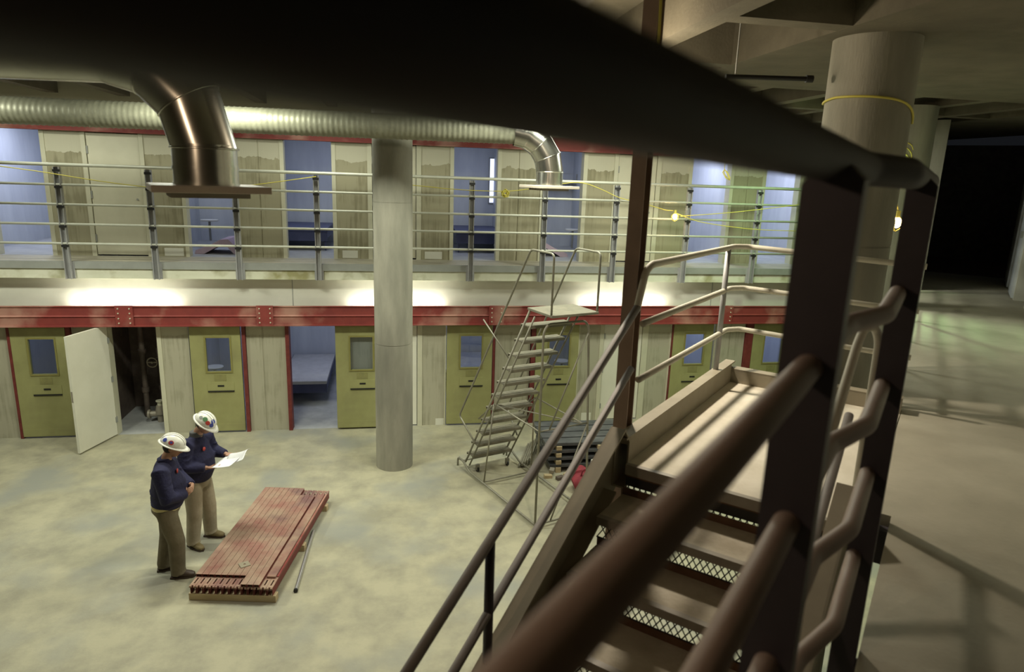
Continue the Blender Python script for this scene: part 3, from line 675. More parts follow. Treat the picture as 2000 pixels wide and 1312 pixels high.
def stool(x, y, z, label):
    t = thing('wall_stool', label, 'stool', (x, y, z - 0.4))
    obj('seat', MB().loft([(x, y, z - 0.03), (x, y, z)], 0.17, 28), 'carton', t, bevel=0.005)
    obj('bracket', MB().loft([(x, y, z - 0.03), (x, y, z - 0.4), (x + 0.02, y, z - 0.4)], 0.025, 10), 'edge', t)
stool(-3.55, 13.94, 0.80, 'round shiny stool glimpsed in the door window behind the two men')
stool(3.73, 14.01, 0.80, 'round shiny stool glimpsed in the door window behind the rolling ladder')
stool(-3.62, 14.6, 3.70, 'round shiny stool in the upper cell beneath the near duct diffuser')
stool(3.98, 14.6, 3.66, 'round shiny stool in the upper cell beneath the far duct elbow')
# shelf in the upper cell under the far elbow
t = thing('wall_shelf', 'thin metal shelf frame on the wall of the upper cell right of the far elbow', 'shelf', (3.9, 15.6, U + 1.4))
obj('shelf_board', MB().box(3.55, 4.28, 15.6, 15.98, U + 1.50, U + 1.52), 'edge', t)
obj('shelf_rim', MB().loft([(3.55, 15.6, U + 1.52), (3.55, 15.6, U + 1.72), (4.28, 15.6, U + 1.72), (4.28, 15.6, U + 1.52)], 0.012, 8), 'edge', t)

# pipes in the open chase
struct('wall_chase_shade_lining', MB().box(-5.09, -5.08, 12.53, 13.9, 0.001, 2.79).box(-4.012, -4.002, 12.545, 13.9, 0.001, 2.79), 'pipe')  # dark lining added so the chase side walls look unlit
struct('wall_chase', MB().box(-5.08, -4.0, 13.9, 13.95, 0.0, 2.8), 'pipe')
for x, r, y, lab in ((-4.66, 0.05, 13.3, 'thick dark riser pipe in the open chase, leftmost'), (-4.42, 0.035, 13.45, 'thin dark riser pipe in the middle of the open chase'), (-4.14, 0.055, 13.35, 'thick dark riser pipe at the right of the open chase')):
    t = thing('riser_pipe', lab, 'pipe', (x, y, 0))
    obj('pipe', MB().loft([(x, y, 0.0), (x, y, 2.79)], r, 16), 'pipe', t, smooth='auto')
    for z in (0.5, 1.25, 2.0): obj('coupling', MB().loft([(x, y, z), (x, y, z + 0.09)], r * 1.35, 16), 'pipe', t, smooth='auto')
t = thing('valve', 'dusty pale valve fitting low in the open chase doorway', 'valve', (-4.33, 13.0, 0.0))
obj('valve_body', MB().loft([(-4.33, 13.0, 0), (-4.33, 13.0, 0.12), (-4.33, 13.0, 0.16), (-4.33, 13.0, 0.32)], [0.06, 0.06, 0.095, 0.07], 18), 'brass', t, smooth='auto')
obj('side_outlet', MB().loft([(-4.52, 12.98, 0.16), (-4.12, 13.02, 0.16)], 0.055, 16).loft([(-4.14, 13.02, 0.16), (-4.10, 13.02, 0.16)], 0.085, 16).loft([(-4.54, 12.98, 0.16), (-4.50, 12.98, 0.16)], 0.085, 16), 'brass', t, smooth='auto')
obj('cap', MB().loft([(-4.33, 13.0, 0.32), (-4.33, 13.0, 0.40)], 0.045, 12).loft([(-4.33, 13.0, 0.40), (-4.33, 13.0, 0.42)], 0.07, 12), 'frame', t, smooth='auto')
t = thing('handwheel_valve', 'round valve wheel on a pipe higher in the open chase doorway', 'valve', (-4.45, 13.15, 1.05))
ring = [(-4.45 + 0.09 * math.cos(q), 13.15, 1.12 + 0.09 * math.sin(q)) for q in [2 * math.pi * i / 20 for i in range(20)]]
obj('wheel', MB().loft(ring, 0.014, 8, closed=True), 'brass', t, smooth=True)
obj('spindle', MB().loft([(-4.45, 13.13, 1.12), (-4.45, 13.42, 1.12)], 0.02, 10).box(-4.54, -4.36, 13.145, 13.155, 1.11, 1.13), 'brass', t)

# ------------------------------------------------------------------ rolling ladder
LO = V((1.148, 10.425, 0)); LU = V((0.94, 0.341, 0)); LV = V((0.341, -0.94, 0))
def lp(u, v, z): return LO + LU * u + LV * v + V((0, 0, z))
rl = thing('rolling_ladder', 'tall grey rolling warehouse ladder with twelve treads and tubular handrails', 'ladder', tuple(lp(0.4, 1.2, 0)))
T = 'ladder'
def lt(name, pts, r=0.016, fil=0.05, m=T): return obj(name, MB().loft(smooth_path([lp(*p) for p in pts], fil) if len(pts) > 2 else [lp(*p) for p in pts], r, 8), m, rl, smooth=True)
WD = 0.72
for u in (0.0, WD):
    sg = 0.0
    lt('stringer', [(u, 0.12, 0.12), (u, 0.22, 0.27), (u, 1.95, 3.02)], 0.016)
    lt('stringer', [(u, 0.27, 0.12), (u, 2.08, 2.96)], 0.013)
    us = u
    lt('handrail', [(u - 0.03 if u == 0 else u + 0.03, 0.50, 0.60), (u - 0.09 if u == 0 else u + 0.09, 0.04, 0.92), (us, 1.92, 3.83), (us, 2.47, 3.83), (us, 2.47, 3.05)], 0.0145, 0.07)
    lt('mid_rail', [(u, 0.55, 1.02), (u, 1.06, 1.43), (u, 2.31, 1.43)], 0.011, 0.03)
# platform and treads
obj('platform', MB().prism([lp(-0.01, 1.90, 3.02), lp(WD + 0.01, 1.90, 3.02), lp(WD + 0.01, 2.50, 3.02), lp(-0.01, 2.50, 3.02)], (0, 0, 0.035)), 'step', rl, bevel=0.006)
RSP = (3.0 - 0.28) / 11
for i in range(11):
    z = 0.30 + 0.2485 * i; v = 0.22 + (z - 0.27) * 0.629
    m_ = MB()
    for q in range(5): m_.prism([lp(0.0, v - 0.075 + q * 0.038, z), lp(WD, v - 0.075 + q * 0.038, z), lp(WD, v - 0.045 + q * 0.038, z), lp(0.0, v - 0.045 + q * 0.038, z)], (0, 0, 0.012))
    m_.prism([lp(0.0, v - 0.085, z - 0.028), lp(WD, v - 0.085, z - 0.028), lp(WD, v - 0.075, z - 0.028), lp(0.0, v - 0.075, z - 0.028)], (0, 0, 0.04))
    m_.prism([lp(0.0, v + 0.115, z - 0.028), lp(WD, v + 0.115, z - 0.028), lp(WD, v + 0.125, z - 0.028), lp(0.0, v + 0.125, z - 0.028)], (0, 0, 0.04))
    obj('tread', m_, 'step', rl)
# base frame and rear uprights
uw = -0.06; ue = 0.88
lt('base_rail', [(uw, 0.0, 0.14), (uw, 0.12, 0.16), (uw, 0.4, 0.06), (0.0, 2.31, 0.05)], 0.017)
lt('base_rail', [(ue, 0.0, 0.14), (ue, 0.12, 0.16), (ue, 0.4, 0.06), (ue, 2.31, 0.05)], 0.017)
lt('base_rail', [(0.0, 2.31, 0.05), (ue, 2.31, 0.05)], 0.015)
lt('base_rail', [(uw, 0.80, 0.05), (ue, 0.80, 0.05)], 0.012)
lt('front_foot', [(uw, 0.0, 0.16), (uw - 0.0, -0.05, 0.12), (uw, -0.05, 0.0)], 0.016, 0.03)
lt('front_foot', [(ue, 0.0, 0.16), (ue, -0.05, 0.12), (ue, -0.05, 0.0)], 0.016, 0.03)
lt('base_rail', [(uw, 0.1, 0.14), (ue, 0.1, 0.14)], 0.012)
lt('rear_post', [(0.0, 2.31, 0.0), (0.0, 2.31, 2.80), (0.06, 2.31, 2.90), (WD - 0.06, 2.31, 2.90), (WD, 2.31, 2.80), (ue - 0.08, 2.31, 1.43), (ue, 2.31, 0.0)], 0.0165, 0.08)
lt('brace', [(0.0, 2.31, 1.43), (ue - 0.08, 2.31, 1.43)], 0.012)
lt('brace', [(0.16, 2.31, 1.43), (WD, 2.31, 2.74)], 0.012)
lt('brace', [(ue - 0.08, 2.31, 1.43), (0.25, 2.31, 0.05)], 0.012)
lt('side_post', [(uw + 0.05, 0.80, 0.05), (0.0, 1.04, 1.42)], 0.0125)
lt('side_post', [(ue - 0.02, 0.80, 0.05), (WD, 1.04, 1.42)], 0.0125)
lt('brace', [(0.0, 1.04, 1.42), (WD, 2.31, 1.43)], 0.010)
lt('brace', [(0.0, 1.45, 2.22), (-0.25, 1.10, 2.75)], 0.010)
for u, v in ((0.12, 0.32), (0.68, 0.32)):
    c_ = MB().loft([lp(u - 0.012, v, 0.045), lp(u + 0.012, v, 0.045)], 0.045, 16)
    w_ = obj('caster', c_, 'black', rl, smooth='auto')
    obj('fork', MB().prism([lp(u - 0.03, v - 0.02, 0.04), lp(u + 0.03, v - 0.02, 0.04), lp(u + 0.03, v + 0.02, 0.04), lp(u - 0.03, v + 0.02, 0.04)], (0, 0, 0.09)), 'ladder', w_)

# ------------------------------------------------------------------ stack of red beams
PO = V((-2.255, 7.10, 0)); PL = V((0.1755, 0.9845, 0)); PW = V((0.9845, -0.1755, 0))
def pp(s, t, z): return PO + PW * s + PL * t + V((0, 0, z))
def pbox(mb, s0, s1, t0, t1, z0, z1):
    return mb.prism([pp(s0, t0, z0), pp(s1, t0, z0), pp(s1, t1, z0), pp(s0, t1, z0)], (0, 0, z1 - z0))
for t_, lab in ((0.09, 'raw timber bearer under the near end of the red beam stack'), (1.15, 'raw timber bearer under the middle of the red beam stack'), (2.2, 'raw timber bearer under the far end of the red beam stack')):
    o = obj('timber_bearer', pbox(MB(), -0.02, 0.955, t_ - 0.045, t_ + 0.045, 0.0, 0.085), 'wood', bevel=0.004)
    tag(o, lab, 'timber')
def red_beam(s, t0, z, w_=0.068, L=2.36, label='', group=None, h=0.105, slots=True):
    o = thing('red_beam', label, 'beam', tuple(pp(s + w_ / 2, t0 + L / 2, z)), group)
    p = MB(); sl = 0.008; c0 = s + w_ / 2
    if slots:
        for a, b in ((t0, t0 + 0.035), (t0 + 0.14, t0 + L - 0.14), (t0 + L - 0.035, t0 + L)): pbox(p, s, s + w_, a, b, z + h - 0.008, z + h)
        for a, b in ((t0 + 0.035, t0 + 0.14), (t0 + L - 0.14, t0 + L - 0.035)):
            pbox(p, s, c0 - sl, a, b, z + h - 0.008, z + h); pbox(p, c0 + sl, s + w_, a, b, z + h - 0.008, z + h)
    else: pbox(p, s, s + w_, t0, t0 + L, z + h - 0.006, z + h)
    obj('web', p, 'red2', o)
    for q in (s + 0.002, s + w_ - 0.008): obj('flange', pbox(MB(), q, q + 0.006, t0, t0 + L, z, z + h - 0.006), 'redend', o)
    if slots:
        hk = MB()
        for te in (t0 - 0.02, t0 + L):
            for q in (s + 0.002, s + w_ - 0.024): pbox(hk, q, q + 0.022, te, te + 0.02, z + h - 0.022, z + h - 0.002)
        obj('end_hook', hk, 'red2', o)
    return o
G1 = 'red slotted beams in the lower layer of the stack'
for i in range(13):
    red_beam(0.0 + i * 0.0715, 0.05, 0.085, label='red slotted steel beam in the lower layer of the stack by the two men', group=G1)
for i in range(8):
    red_beam(0.0 + i * 0.0715, 0.21, 0.19, w_=0.0665, L=2.20, h=0.036, slots=False, label='worn shallow red channel in the upper layer, on the side next to the two men', group='shallow red channels at the left of the upper layer')
for i in range(8, 11):
    red_beam(0.0 + i * 0.0715, 0.04, 0.19, w_=0.0665, L=2.16, h=0.036, slots=False, label='worn shallow red channel in the upper layer, right of the loose square plate', group='shallow red channels at the right of the upper layer')
o = obj('red_plank', pbox(MB(), 0.80, 0.90, 0.22, 2.26, 0.19, 0.215), 'red2', bevel=0.004)
tag(o, 'flat red plank lying alone along the right edge of the beam stack', 'plank')
o = obj('red_strip', pbox(MB(), 0.903, 0.925, 0.25, 2.3, 0.19, 0.20), 'red', bevel=0.002)
tag(o, 'narrow bright red strip at the outer right edge of the beam stack', 'strip')
R3 = Matrix.Rotation(0.5, 3, 'Z'); pc = pp(0.47, 0.42, 0.2262)
sq = MB(); hw = 0.055
for i in range(24):
    q0, q1 = 2 * math.pi * i / 24, 2 * math.pi * (i + 1) / 24
    def sqp(q):
        k_ = hw / max(abs(math.cos(q)), abs(math.sin(q))); return V((k_ * math.cos(q), k_ * math.sin(q), 0))
    sq.prism([pc + R3 @ sqp(q0), pc + R3 @ sqp(q1), pc + R3 @ V((0.014 * math.cos(q1), 0.014 * math.sin(q1), 0)), pc + R3 @ V((0.014 * math.cos(q0), 0.014 * math.sin(q0), 0))], (0, 0, 0.008))
tag(obj('square_washer', sq, 'stringer'), 'small square plate with a central hole lying on the red beams', 'washer')
t = thing('conduit', 'thin galvanised conduit lying on the floor right of the red beam stack', 'pipe', (-1.10, 7.9, 0.02))
obj('pipe', MB().loft([(-1.115, 7.16, 0.02), (-1.06, 8.5, 0.02)], 0.02, 14), 'galv', t, smooth='auto')
obj('end_cap', MB().loft([(-1.115, 7.14, 0.0241), (-1.115, 7.165, 0.0241)], 0.024, 14), 'black', t)

# ------------------------------------------------------------------ material stack behind the ladder
def ob(name, x0, x1, y0, y1, z0, z1, m, rz=0, bev=0.004):
    c_ = V(((x0 + x1) / 2, (y0 + y1) / 2, 0)); R = Matrix.Rotation(rz, 3, 'Z')
    return obj(name, MB().box(x0 - c_.x, x1 - c_.x, y0 - c_.y, y1 - c_.y, z0, z1, R, c_), m, bevel=bev)
lv = ('bottom', 'second', 'third', 'top')
for i in range(4):
    z = 0.09 + i * 0.125
    for j in range(4):
        y = 10.0 + j * 0.26
        o = ob('steel_plank', 2.55 - 0.03 * i, 4.25, y, y + 0.22, z, z + 0.055, 'plank')
        tag(o, 'dark slate steel plank in the %s layer of the stack behind the ladder' % lv[i], 'plank', 'dark steel planks, %s layer' % lv[i])
    for k_, x in enumerate((2.65, 3.35, 4.05)):
        o = ob('spacer_block', x, x + 0.09, 9.98, 11.0, z - (0.09 if i == 0 else 0.07), z, 'wood')
        tag(o, 'timber spacer under the %s plank layer, %s of its row' % (lv[i], ('left', 'middle', 'right')[k_]), 'timber')
t = thing('pallet_board', 'dark ribbed board lying on the floor just behind the plank stack', 'board', (3.5, 11.6, 0))
obj('board', MB().box(3.05, 3.85, 11.42, 11.78, 0, 0.03), 'greendk', t)
for k_ in range(3): obj('rib', MB().box(3.06, 3.84, 11.45 + k_ * 0.12, 11.50 + k_ * 0.12, 0.03, 0.05), 'plank', t)
for i in range(5):
    o = ob('grey_lath', 2.24 + i * 0.045, 2.27 + i * 0.045, 10.2, 11.2, 0.0 + i * 0.03, 0.03 + i * 0.03 + 0.02, 'ladder', -0.35)
    tag(o, 'thin grey lath leaning in the bundle left of the plank stack', 'lath', 'thin grey laths')
for i, (x, y, z, m, lab) in enumerate(((2.42, 9.78, 0, 'wood', 'small timber offcut nearest the ladder rail'), (2.60, 9.70, 0, 'pipe', 'dark brown offcut between pale offcuts by the plank stack'), (2.75, 9.82, 0, 'wood', 'small pale offcut touching the plank stack'), (2.50, 9.86, 0.06, 'brass', 'grey clamp lying on top of the timber offcuts'))):
    o = ob('offcut', x, x + 0.13, y, y + 0.08, z, z + 0.055, m, 0.4 * i); tag(o, lab, 'offcut')
t = thing('tool_bag', 'slouched red canvas tool bag in front of the plank stack', 'bag', (2.95, 9.35, 0))
bg = MB().loft([(2.78, 9.35, 0.10), (2.86, 9.35, 0.13), (3.05, 9.37, 0.14), (3.20, 9.38, 0.10)], [(0.085, 0.11), (0.13, 0.16), (0.135, 0.17), (0.09, 0.12)], 20)
obj('bag_body', bg, 'redbag', t, smooth='auto')
obj('handle', MB().loft(smooth_path([(2.88, 9.30, 0.24), (2.90, 9.30, 0.36), (3.06, 9.32, 0.36), (3.08, 9.32, 0.24)], 0.05), 0.012, 8), 'redbag', t, smooth=True)
o = ob('red_sack', 2.82, 3.10, 9.64, 9.84, 0.0, 0.20, 'redbag', 0.3, 0.05); tag(o, 'squat red sack behind the red tool bag', 'sack')
t = thing('carton', 'pale open carton standing tilted beside the red bag', 'box', (3.32, 9.76, 0))
R = Matrix.Rotation(0.5, 3, 'Z')
obj('carton_body', MB().box(-0.11, 0.11, -0.09, 0.09, 0.0, 0.30, R, (3.32, 9.76, 0)), 'carton', t)
obj('flap', MB().box(-0.11, 0.11, -0.12, -0.09, 0.28, 0.42, R, (3.32, 9.76, 0)), 'carton', t)
t = thing('tool_case', 'bright yellow plastic tool case between carton and stair stringer', 'case', (3.42, 9.55, 0))
obj('case_body', MB().box(3.40, 3.61, 9.42, 9.58, 0, 0.16), 'ycase', t, bevel=0.012)
obj('case_handle', MB().loft(smooth_path([(3.44, 9.50, 0.155), (3.44, 9.50, 0.205), (3.57, 9.50, 0.205), (3.57, 9.50, 0.155)], 0.02), 0.008, 8), 'black', t)

# ------------------------------------------------------------------ cables and bulbs
def cable(pts, label, r=0.007):
    o = obj('cable', MB().loft(smooth_path(pts, 0.5, 6), r, 6), 'yellow', smooth=True); return tag(o, label, 'cable')
cable([(-6.4, 11.94, 4.69), (-5.34, 11.95, 4.57), (-4.68, 11.95, 4.47), (-3.86, 11.95, 4.38), (-3.01, 11.95, 4.36), (-2.04, 11.95, 4.50), (-1.23, 11.96, 4.64)], 'yellow cable sagging along the walkway railing behind the near duct')
cable([(0.2, 11.95, 4.56), (1.21, 11.95, 4.49), (1.98, 11.95, 4.49), (2.34, 11.95, 4.53), (2.81, 11.95, 4.62), (3.37, 11.95, 4.71), (3.81, 11.95, 4.56), (4.08, 11.95, 4.44), (4.61, 11.95, 4.34), (5.02, 11.95, 4.24), (5.16, 11.94, 4.235)], 'yellow cable along the railing from the round column to the lit bulb')
cable([(5.19, 11.92, 4.20), (5.62, 11.9, 4.05), (6.25, 11.9, 3.97), (6.88, 11.9, 3.92), (8.2, 11.9, 3.91)], 'yellow cable running low along the railing right of the lit bulb')
cable([(5.30, 11.9, 4.14), (6.22, 11.9, 4.22), (6.94, 11.9, 4.31), (8.1, 11.9, 4.47)], 'thin yellow cable rising to the right of the lit bulb')
kn = []
for i in range(70):
    q = i * 0.9; kn.append((1.99 + 0.085 * math.cos(q) * (0.6 + 0.4 * math.sin(i * 1.7)), 11.93 + 0.03 * math.sin(i * 0.7), 4.46 + 0.085 * math.sin(q) * (0.6 + 0.4 * math.cos(i * 1.3))))
tag(obj('cable_knot', MB().loft(smooth_path(kn, 0.03, 3), 0.007, 6), 'yellow', smooth=True), 'tangled yellow cable bunch tied to the railing left of the far diffuser', 'cable')
def bulb(p, label, tilt=0.0, power=6, cage=True):
    t = thing('work_bulb', label, 'light', p)
    x, y, z = p
    obj('socket', MB().loft([(x, y, z + 0.05), (x, y, z + 0.12)], 0.022, 14), 'yellow', t, smooth='auto')
    obj('glass_bulb', MB().ell((x, y, z), (0.045, 0.045, 0.055), seg=16, rings=10), 'bulb', t, smooth=True)
    if cage:
        g = MB()
        for k_ in range(5):
            q = 2 * math.pi * k_ / 5; cx_, sy_ = math.cos(q), math.sin(q)
            g.loft([(x + 0.022 * cx_, y + 0.022 * sy_, z + 0.06), (x + 0.065 * cx_, y + 0.065 * sy_, z + 0.02), (x + 0.06 * cx_, y + 0.06 * sy_, z - 0.05), (x, y, z - 0.09)], 0.0035, 5)
        g.loft([(x + 0.066 * math.cos(q), y + 0.066 * math.sin(q), z - 0.01) for q in [2 * math.pi * k_ / 16 for k_ in range(16)]], 0.0035, 5, closed=True)
        obj('cage', g, 'yellow', t)
    light('bulb_light', 'POINT', (x, y - 0.0, z), power, (1.0, 0.66, 0.34), 0.05, parent=t)
    return t
bulb((5.17, 11.86, 4.13), 'glowing caged work bulb hanging on the walkway railing right of the brown column', power=45)
bp = sa(-0.56, 7.97, 4.42)
bulb(tuple(bp), 'glowing work bulb hanging between the two dark posts by the green-lit column', power=14)
cable([tuple(bp + V((0, 0, 0.11))), tuple(bp + V((-0.1, -0.05, 0.25))), tuple(bp + V((-0.3, -0.2, 0.42)))], 'short brown-yellow cable holding the bulb between the dark posts', 0.006)
t = thing('bulb_cage', 'empty yellow bulb guard hanging just under the dark top rail', 'guard', (5.93, 11.5, 4.92))
g = MB()
for k_ in range(4):
    q = math.pi / 2 * k_; g.loft([(5.87, 11.5, 5.0), (5.89 + 0.05 * math.cos(q), 11.5 + 0.05 * math.sin(q), 4.95), (5.95 + 0.045 * math.cos(q), 11.5 + 0.045 * math.sin(q), 4.86), (5.99, 11.5, 4.82)], 0.008, 6)
obj('wire', g, 'yellow', t)
obj('cord', MB().loft([(5.87, 11.5, 5.0), (5.80, 11.5, 6.26)], 0.007, 6), 'yellow', t)
# cable wrapped round the thick column
cw = []
cxp, cyp, rp = 3.662, 4.937, 0.321
f0 = math.atan2(0 - cyp, 0 - cxp)
for i in range(25):
    u_ = i / 24; q = f0 - 1.55 + u_ * 3.1          # from its left side to its right side as the camera faces it
    z = 5.12 + 0.30 * math.sin(min(1, (1 - u_) * 1.0 if False else 1) * 1.57) * 1
    cw.append((u_, q))
pts = []
for u_, q in cw:
    uu = 1 - u_
    z = 5.24 + (0.175 * (1 - math.exp(-uu * 6))) - 0.10 * max(0, uu - 0.75)
    pts.append((cxp + rp * math.cos(q), cyp + rp * math.sin(q), z))
tag(obj('cable', MB().loft(pts, 0.009, 8), 'yellow', smooth=True), 'yellow cable looped round the thick concrete column near the ceiling', 'cable')
lp3 = []
for i in range(26):
    q = i * 0.62; c3 = V((7.01, 8.515, 0)); d3 = V((-7.01, -8.515, 0)).normalized(); s3 = V((-d3.y, d3.x, 0))
    lp3.append(tuple(c3 + d3 * 0.325 + s3 * (-0.02 + 0.10 * math.cos(q)) + V((0, 0, 5.27 + 0.11 * math.sin(q * 0.93) - 0.004 * i))))
tag(obj('cable', MB().loft(smooth_path(lp3, 0.05, 3), 0.007, 6), 'yellow', smooth=True), 'loose loops of yellow cable hung on the slimmer green-lit column', 'cable')
# pipe under the ceiling with its hanger rod
t = thing('sprinkler_pipe', 'short dark pipe hung from the coffered ceiling left of the thick column', 'pipe', (2.95, 5.05, 5.55))
obj('pipe', MB().loft([(2.55, 5.13, 5.55), (3.17, 5.0, 5.55)], 0.018, 10).loft([(3.15, 5.004, 5.55), (3.20, 4.994, 5.55)], 0.028, 10), 'black', t, smooth='auto')
obj('hanger_rod', MB().loft([(2.62, 5.115, 5.55), (2.62, 5.115, 6.25)], 0.006, 6), 'edge', t)
# yellow cable and small lamp at the head of the brown column
cable([tuple(sa(-1.48, 3.55, 5.84)), tuple(sa(-1.47, 3.55, 5.5)), tuple(sa(-1.47, 3.56, 5.2))], 'yellow cable taped down the top of the brown steel column', 0.008)

# ------------------------------------------------------------------ people
def person(label, origin, heading, J, jacket_col, trouser, boot, hip_shirt, pitch_head, heavy=1.0, extras=None):
    """local frame: x = the person's right, y = forward, z = up; J gives joints"""
    t = thing('person', label, 'person', origin); t.rotation_euler = (0, 0, 0)
    R = Matrix.Rotation(heading, 3, 'Z')
    def W(p): return R @ V(p)
    def O(name, mb, m, vox=None, par=t, sm=2, **k):
        o = obj(name, mb, m, par, local=True, smooth=True, **k)
        if vox:
            md = o.modifiers.new('remesh', 'REMESH'); md.mode = 'VOXEL'; md.voxel_size = vox; md.use_smooth_shade = True
            if sm: s2 = o.modifiers.new('smooth', 'SMOOTH'); s2.factor = 0.5; s2.iterations = sm
        return o
    def lof(mb, pts, rad, seg=16, up=None): return mb.loft([W(p) for p in pts], rad, seg, up=W(up) if up else None)
    nk = V(J['neck'])
    Rh = R @ Matrix.Rotation(J.get('turn', 0), 3, 'Z') @ Matrix.Rotation(-pitch_head, 3, 'X')
    def HD(p): return W(nk) + Rh @ V(p)
    # body
    b = MB()
    lof(b, [(0, 0, 0.86), (0, 0.0, 1.0), (0, 0.01, 1.2), (0, 0, 1.38), tuple(nk)], [(0.13, 0.10), (0.14, 0.10), (0.16, 0.11), (0.14, 0.09), (0.055, 0.055)], 18, (1, 0, 0))
    b.loft([W(nk) + V((0, 0, -0.04)), HD((0, 0, 0.05)), HD((0, 0.01, 0.12))], [0.062, 0.056, 0.055], 14)
    b.ell(HD((0, 0.02, 0.19)), (0.076, 0.095, 0.115), Rh, 20, 14)
    b.ell(HD((0, 0.055, 0.115)), (0.052, 0.055, 0.045), Rh)
    b.ell(HD((0, 0.122, 0.165)), (0.013, 0.02, 0.026), Rh, 10, 8)      # nose
    b.ell(HD((0, 0.108, 0.128)), (0.026, 0.012, 0.008), Rh, 10, 6)     # lips
    for sx in (-1, 1): b.ell(HD((sx * 0.078, 0.01, 0.175)), (0.010, 0.020, 0.032), Rh, 10, 8)
    for sx in (-1, 1): b.ell(HD((sx * 0.030, 0.098, 0.195)), (0.020, 0.012, 0.010), Rh, 10, 8)
    for sd in ('R', 'L'):
        sh, elb, wr, pd = [V(q) for q in J['arm' + sd]]
        lof(b, [sh, elb, wr], [0.045, 0.038, 0.027], 12)
        fd_ = V(pd).normalized(); pn = V(J['palm' + sd]).normalized(); side = fd_.cross(pn).normalized()
        pc_ = wr + fd_ * 0.05
        lof(b, [wr, wr + fd_ * 0.035, wr + fd_ * 0.07, wr + fd_ * 0.098], [(0.026, 0.018), (0.038, 0.017), (0.043, 0.015), (0.040, 0.012)], 14, tuple(side))
        cu = J.get('curl', 0.8)
        for i, (o_, ln) in enumerate(((-0.030, 0.072), (-0.010, 0.083), (0.010, 0.078), (0.030, 0.062))):
            s0 = wr + fd_ * 0.09 + side * o_; d1 = (fd_ * math.cos(cu * 0.4) - pn * math.sin(cu * 0.4)); d2 = (fd_ * math.cos(cu) - pn * math.sin(cu)); d3 = (fd_ * math.cos(cu * 1.5) - pn * math.sin(cu * 1.5))
            p1 = s0 + d1 * ln * 0.45; p2 = p1 + d2 * ln * 0.32; p3 = p2 + d3 * ln * 0.25
            lof(b, [s0, p1, p2, p3], [0.0095, 0.0092, 0.0085, 0.007], 8)
        ts = J.get('thumb' + sd, 1)
        s0 = wr + fd_ * 0.03 + side * (0.030 * ts); p1 = s0 + (fd_ * 0.6 + side * 0.7 * ts - pn * 0.25).normalized() * 0.038; p2 = p1 + (fd_ * 0.9 + side * 0.15 * ts - pn * 0.4).normalized() * 0.032
        lof(b, [s0, p1, p2], [0.013, 0.011, 0.008], 8)
    for sd in ('R', 'L'):
        hp, kn_, an = [V(q) for q in J['leg' + sd]]
        lof(b, [hp, kn_, an, an + V((0, 0.0, -0.04))], [0.075, 0.05, 0.036, 0.034], 14)
    O('body', b, 'skin', 0.0065)
    ey = MB()
    for sx in (-1, 1): ey.ell(HD((sx * 0.030, 0.105, 0.186)), (0.010, 0.006, 0.006), Rh, 8, 6)
    O('eyes', ey, 'hair')
    # jacket
    j = MB(); hv = heavy; ty = J.get('lean', 0.0)
    lof(j, [(0, -0.005, 0.915), (0, 0.01, 0.95), (0, 0.035 * hv, 1.05), (0, 0.025 * hv + ty * .3, 1.18), (0, ty * .6, 1.30), (0, ty, 1.39), (0, ty, 1.445), tuple(nk + V((0, -0.01, 0.0)))],
        [(0.150 * hv, 0.115 * hv), (0.178 * hv, 0.142 * hv), (0.186 * hv, 0.158 * hv), (0.192 * hv, 0.148 * hv), (0.20, 0.132), (0.185, 0.112), (0.115, 0.085), (0.066, 0.066)], 28, (1, 0, 0))
    for sd in ('R', 'L'):
        sh, elb, wr, pd = [V(q) for q in J['arm' + sd]]
        sx = 1 if sd == 'R' else -1
        mid = sh.lerp(elb, 0.5); m2 = elb.lerp(wr, 0.55)
        inn = V((sx * 0.10, ty, 1.385))
        lof(j, [inn, sh, mid, elb, m2, elb.lerp(wr, 0.90), elb.lerp(wr, 0.93)], [0.092, 0.092, 0.086, 0.080, 0.070, 0.054, 0.036], 16)
        for q, rr_ in ((0.25, 0.004), (0.7, 0.003)): lof(j, [elb.lerp(wr, q) - V((0, 0.0, 0.0)), elb.lerp(wr, q + 0.06)], [0.068 - q * 0.018, 0.066 - q * 0.018], 14)
        for k2, q in enumerate((0.30, 0.55, 0.80)):            # sleeve folds
            c1 = sh.lerp(elb, q); j.ell(W(c1 + V((sx * 0.012, 0.01, 0))), (0.088, 0.088, 0.024), R @ Matrix.Rotation(0.35 * sx, 3, 'Y'), 14, 8)
    for z_, k2 in ((0.96, 1.0), (1.02, 0.995), (1.10, 1.0)):    # gathered hem and body folds
        j.ell(W((0.0, 0.02, z_)), (0.187 * hv * k2, 0.152 * hv * k2, 0.028), R @ Matrix.Rotation(0.08, 3, 'Y'), 22, 8)
    jk = O('jacket', j, jacket_col, 0.010, sm=2)
    # collar
    col = MB(); cc = W(nk + V((0, -0.005, 0.0)))
    lof(col, [tuple(nk + V((0, -0.008, -0.035))), tuple(nk + V((0, -0.012, 0.035)))], [(0.088, 0.082), (0.078, 0.074)], 20, (1, 0, 0))
    O('collar', col, J.get('collar', jacket_col), 0.009, jk)
    lg = MB().loft([W((0.055, 0.128 + ty, 1.33)), W((0.055, 0.140 + ty, 1.33))], 0.026, 12)
    O('chest_badge', lg, 'stred', None, jk)
    # shirt hem
    if hip_shirt:
        sh_ = MB(); lof(sh_, [(0, 0.0, 0.865), (0, 0.0, 0.95)], [(0.158 * hv, 0.128 * hv), (0.160 * hv, 0.130 * hv)], 24, (1, 0, 0)); O('shirt_hem', sh_, hip_shirt, 0.012, t)
    # trousers
    tr = MB()
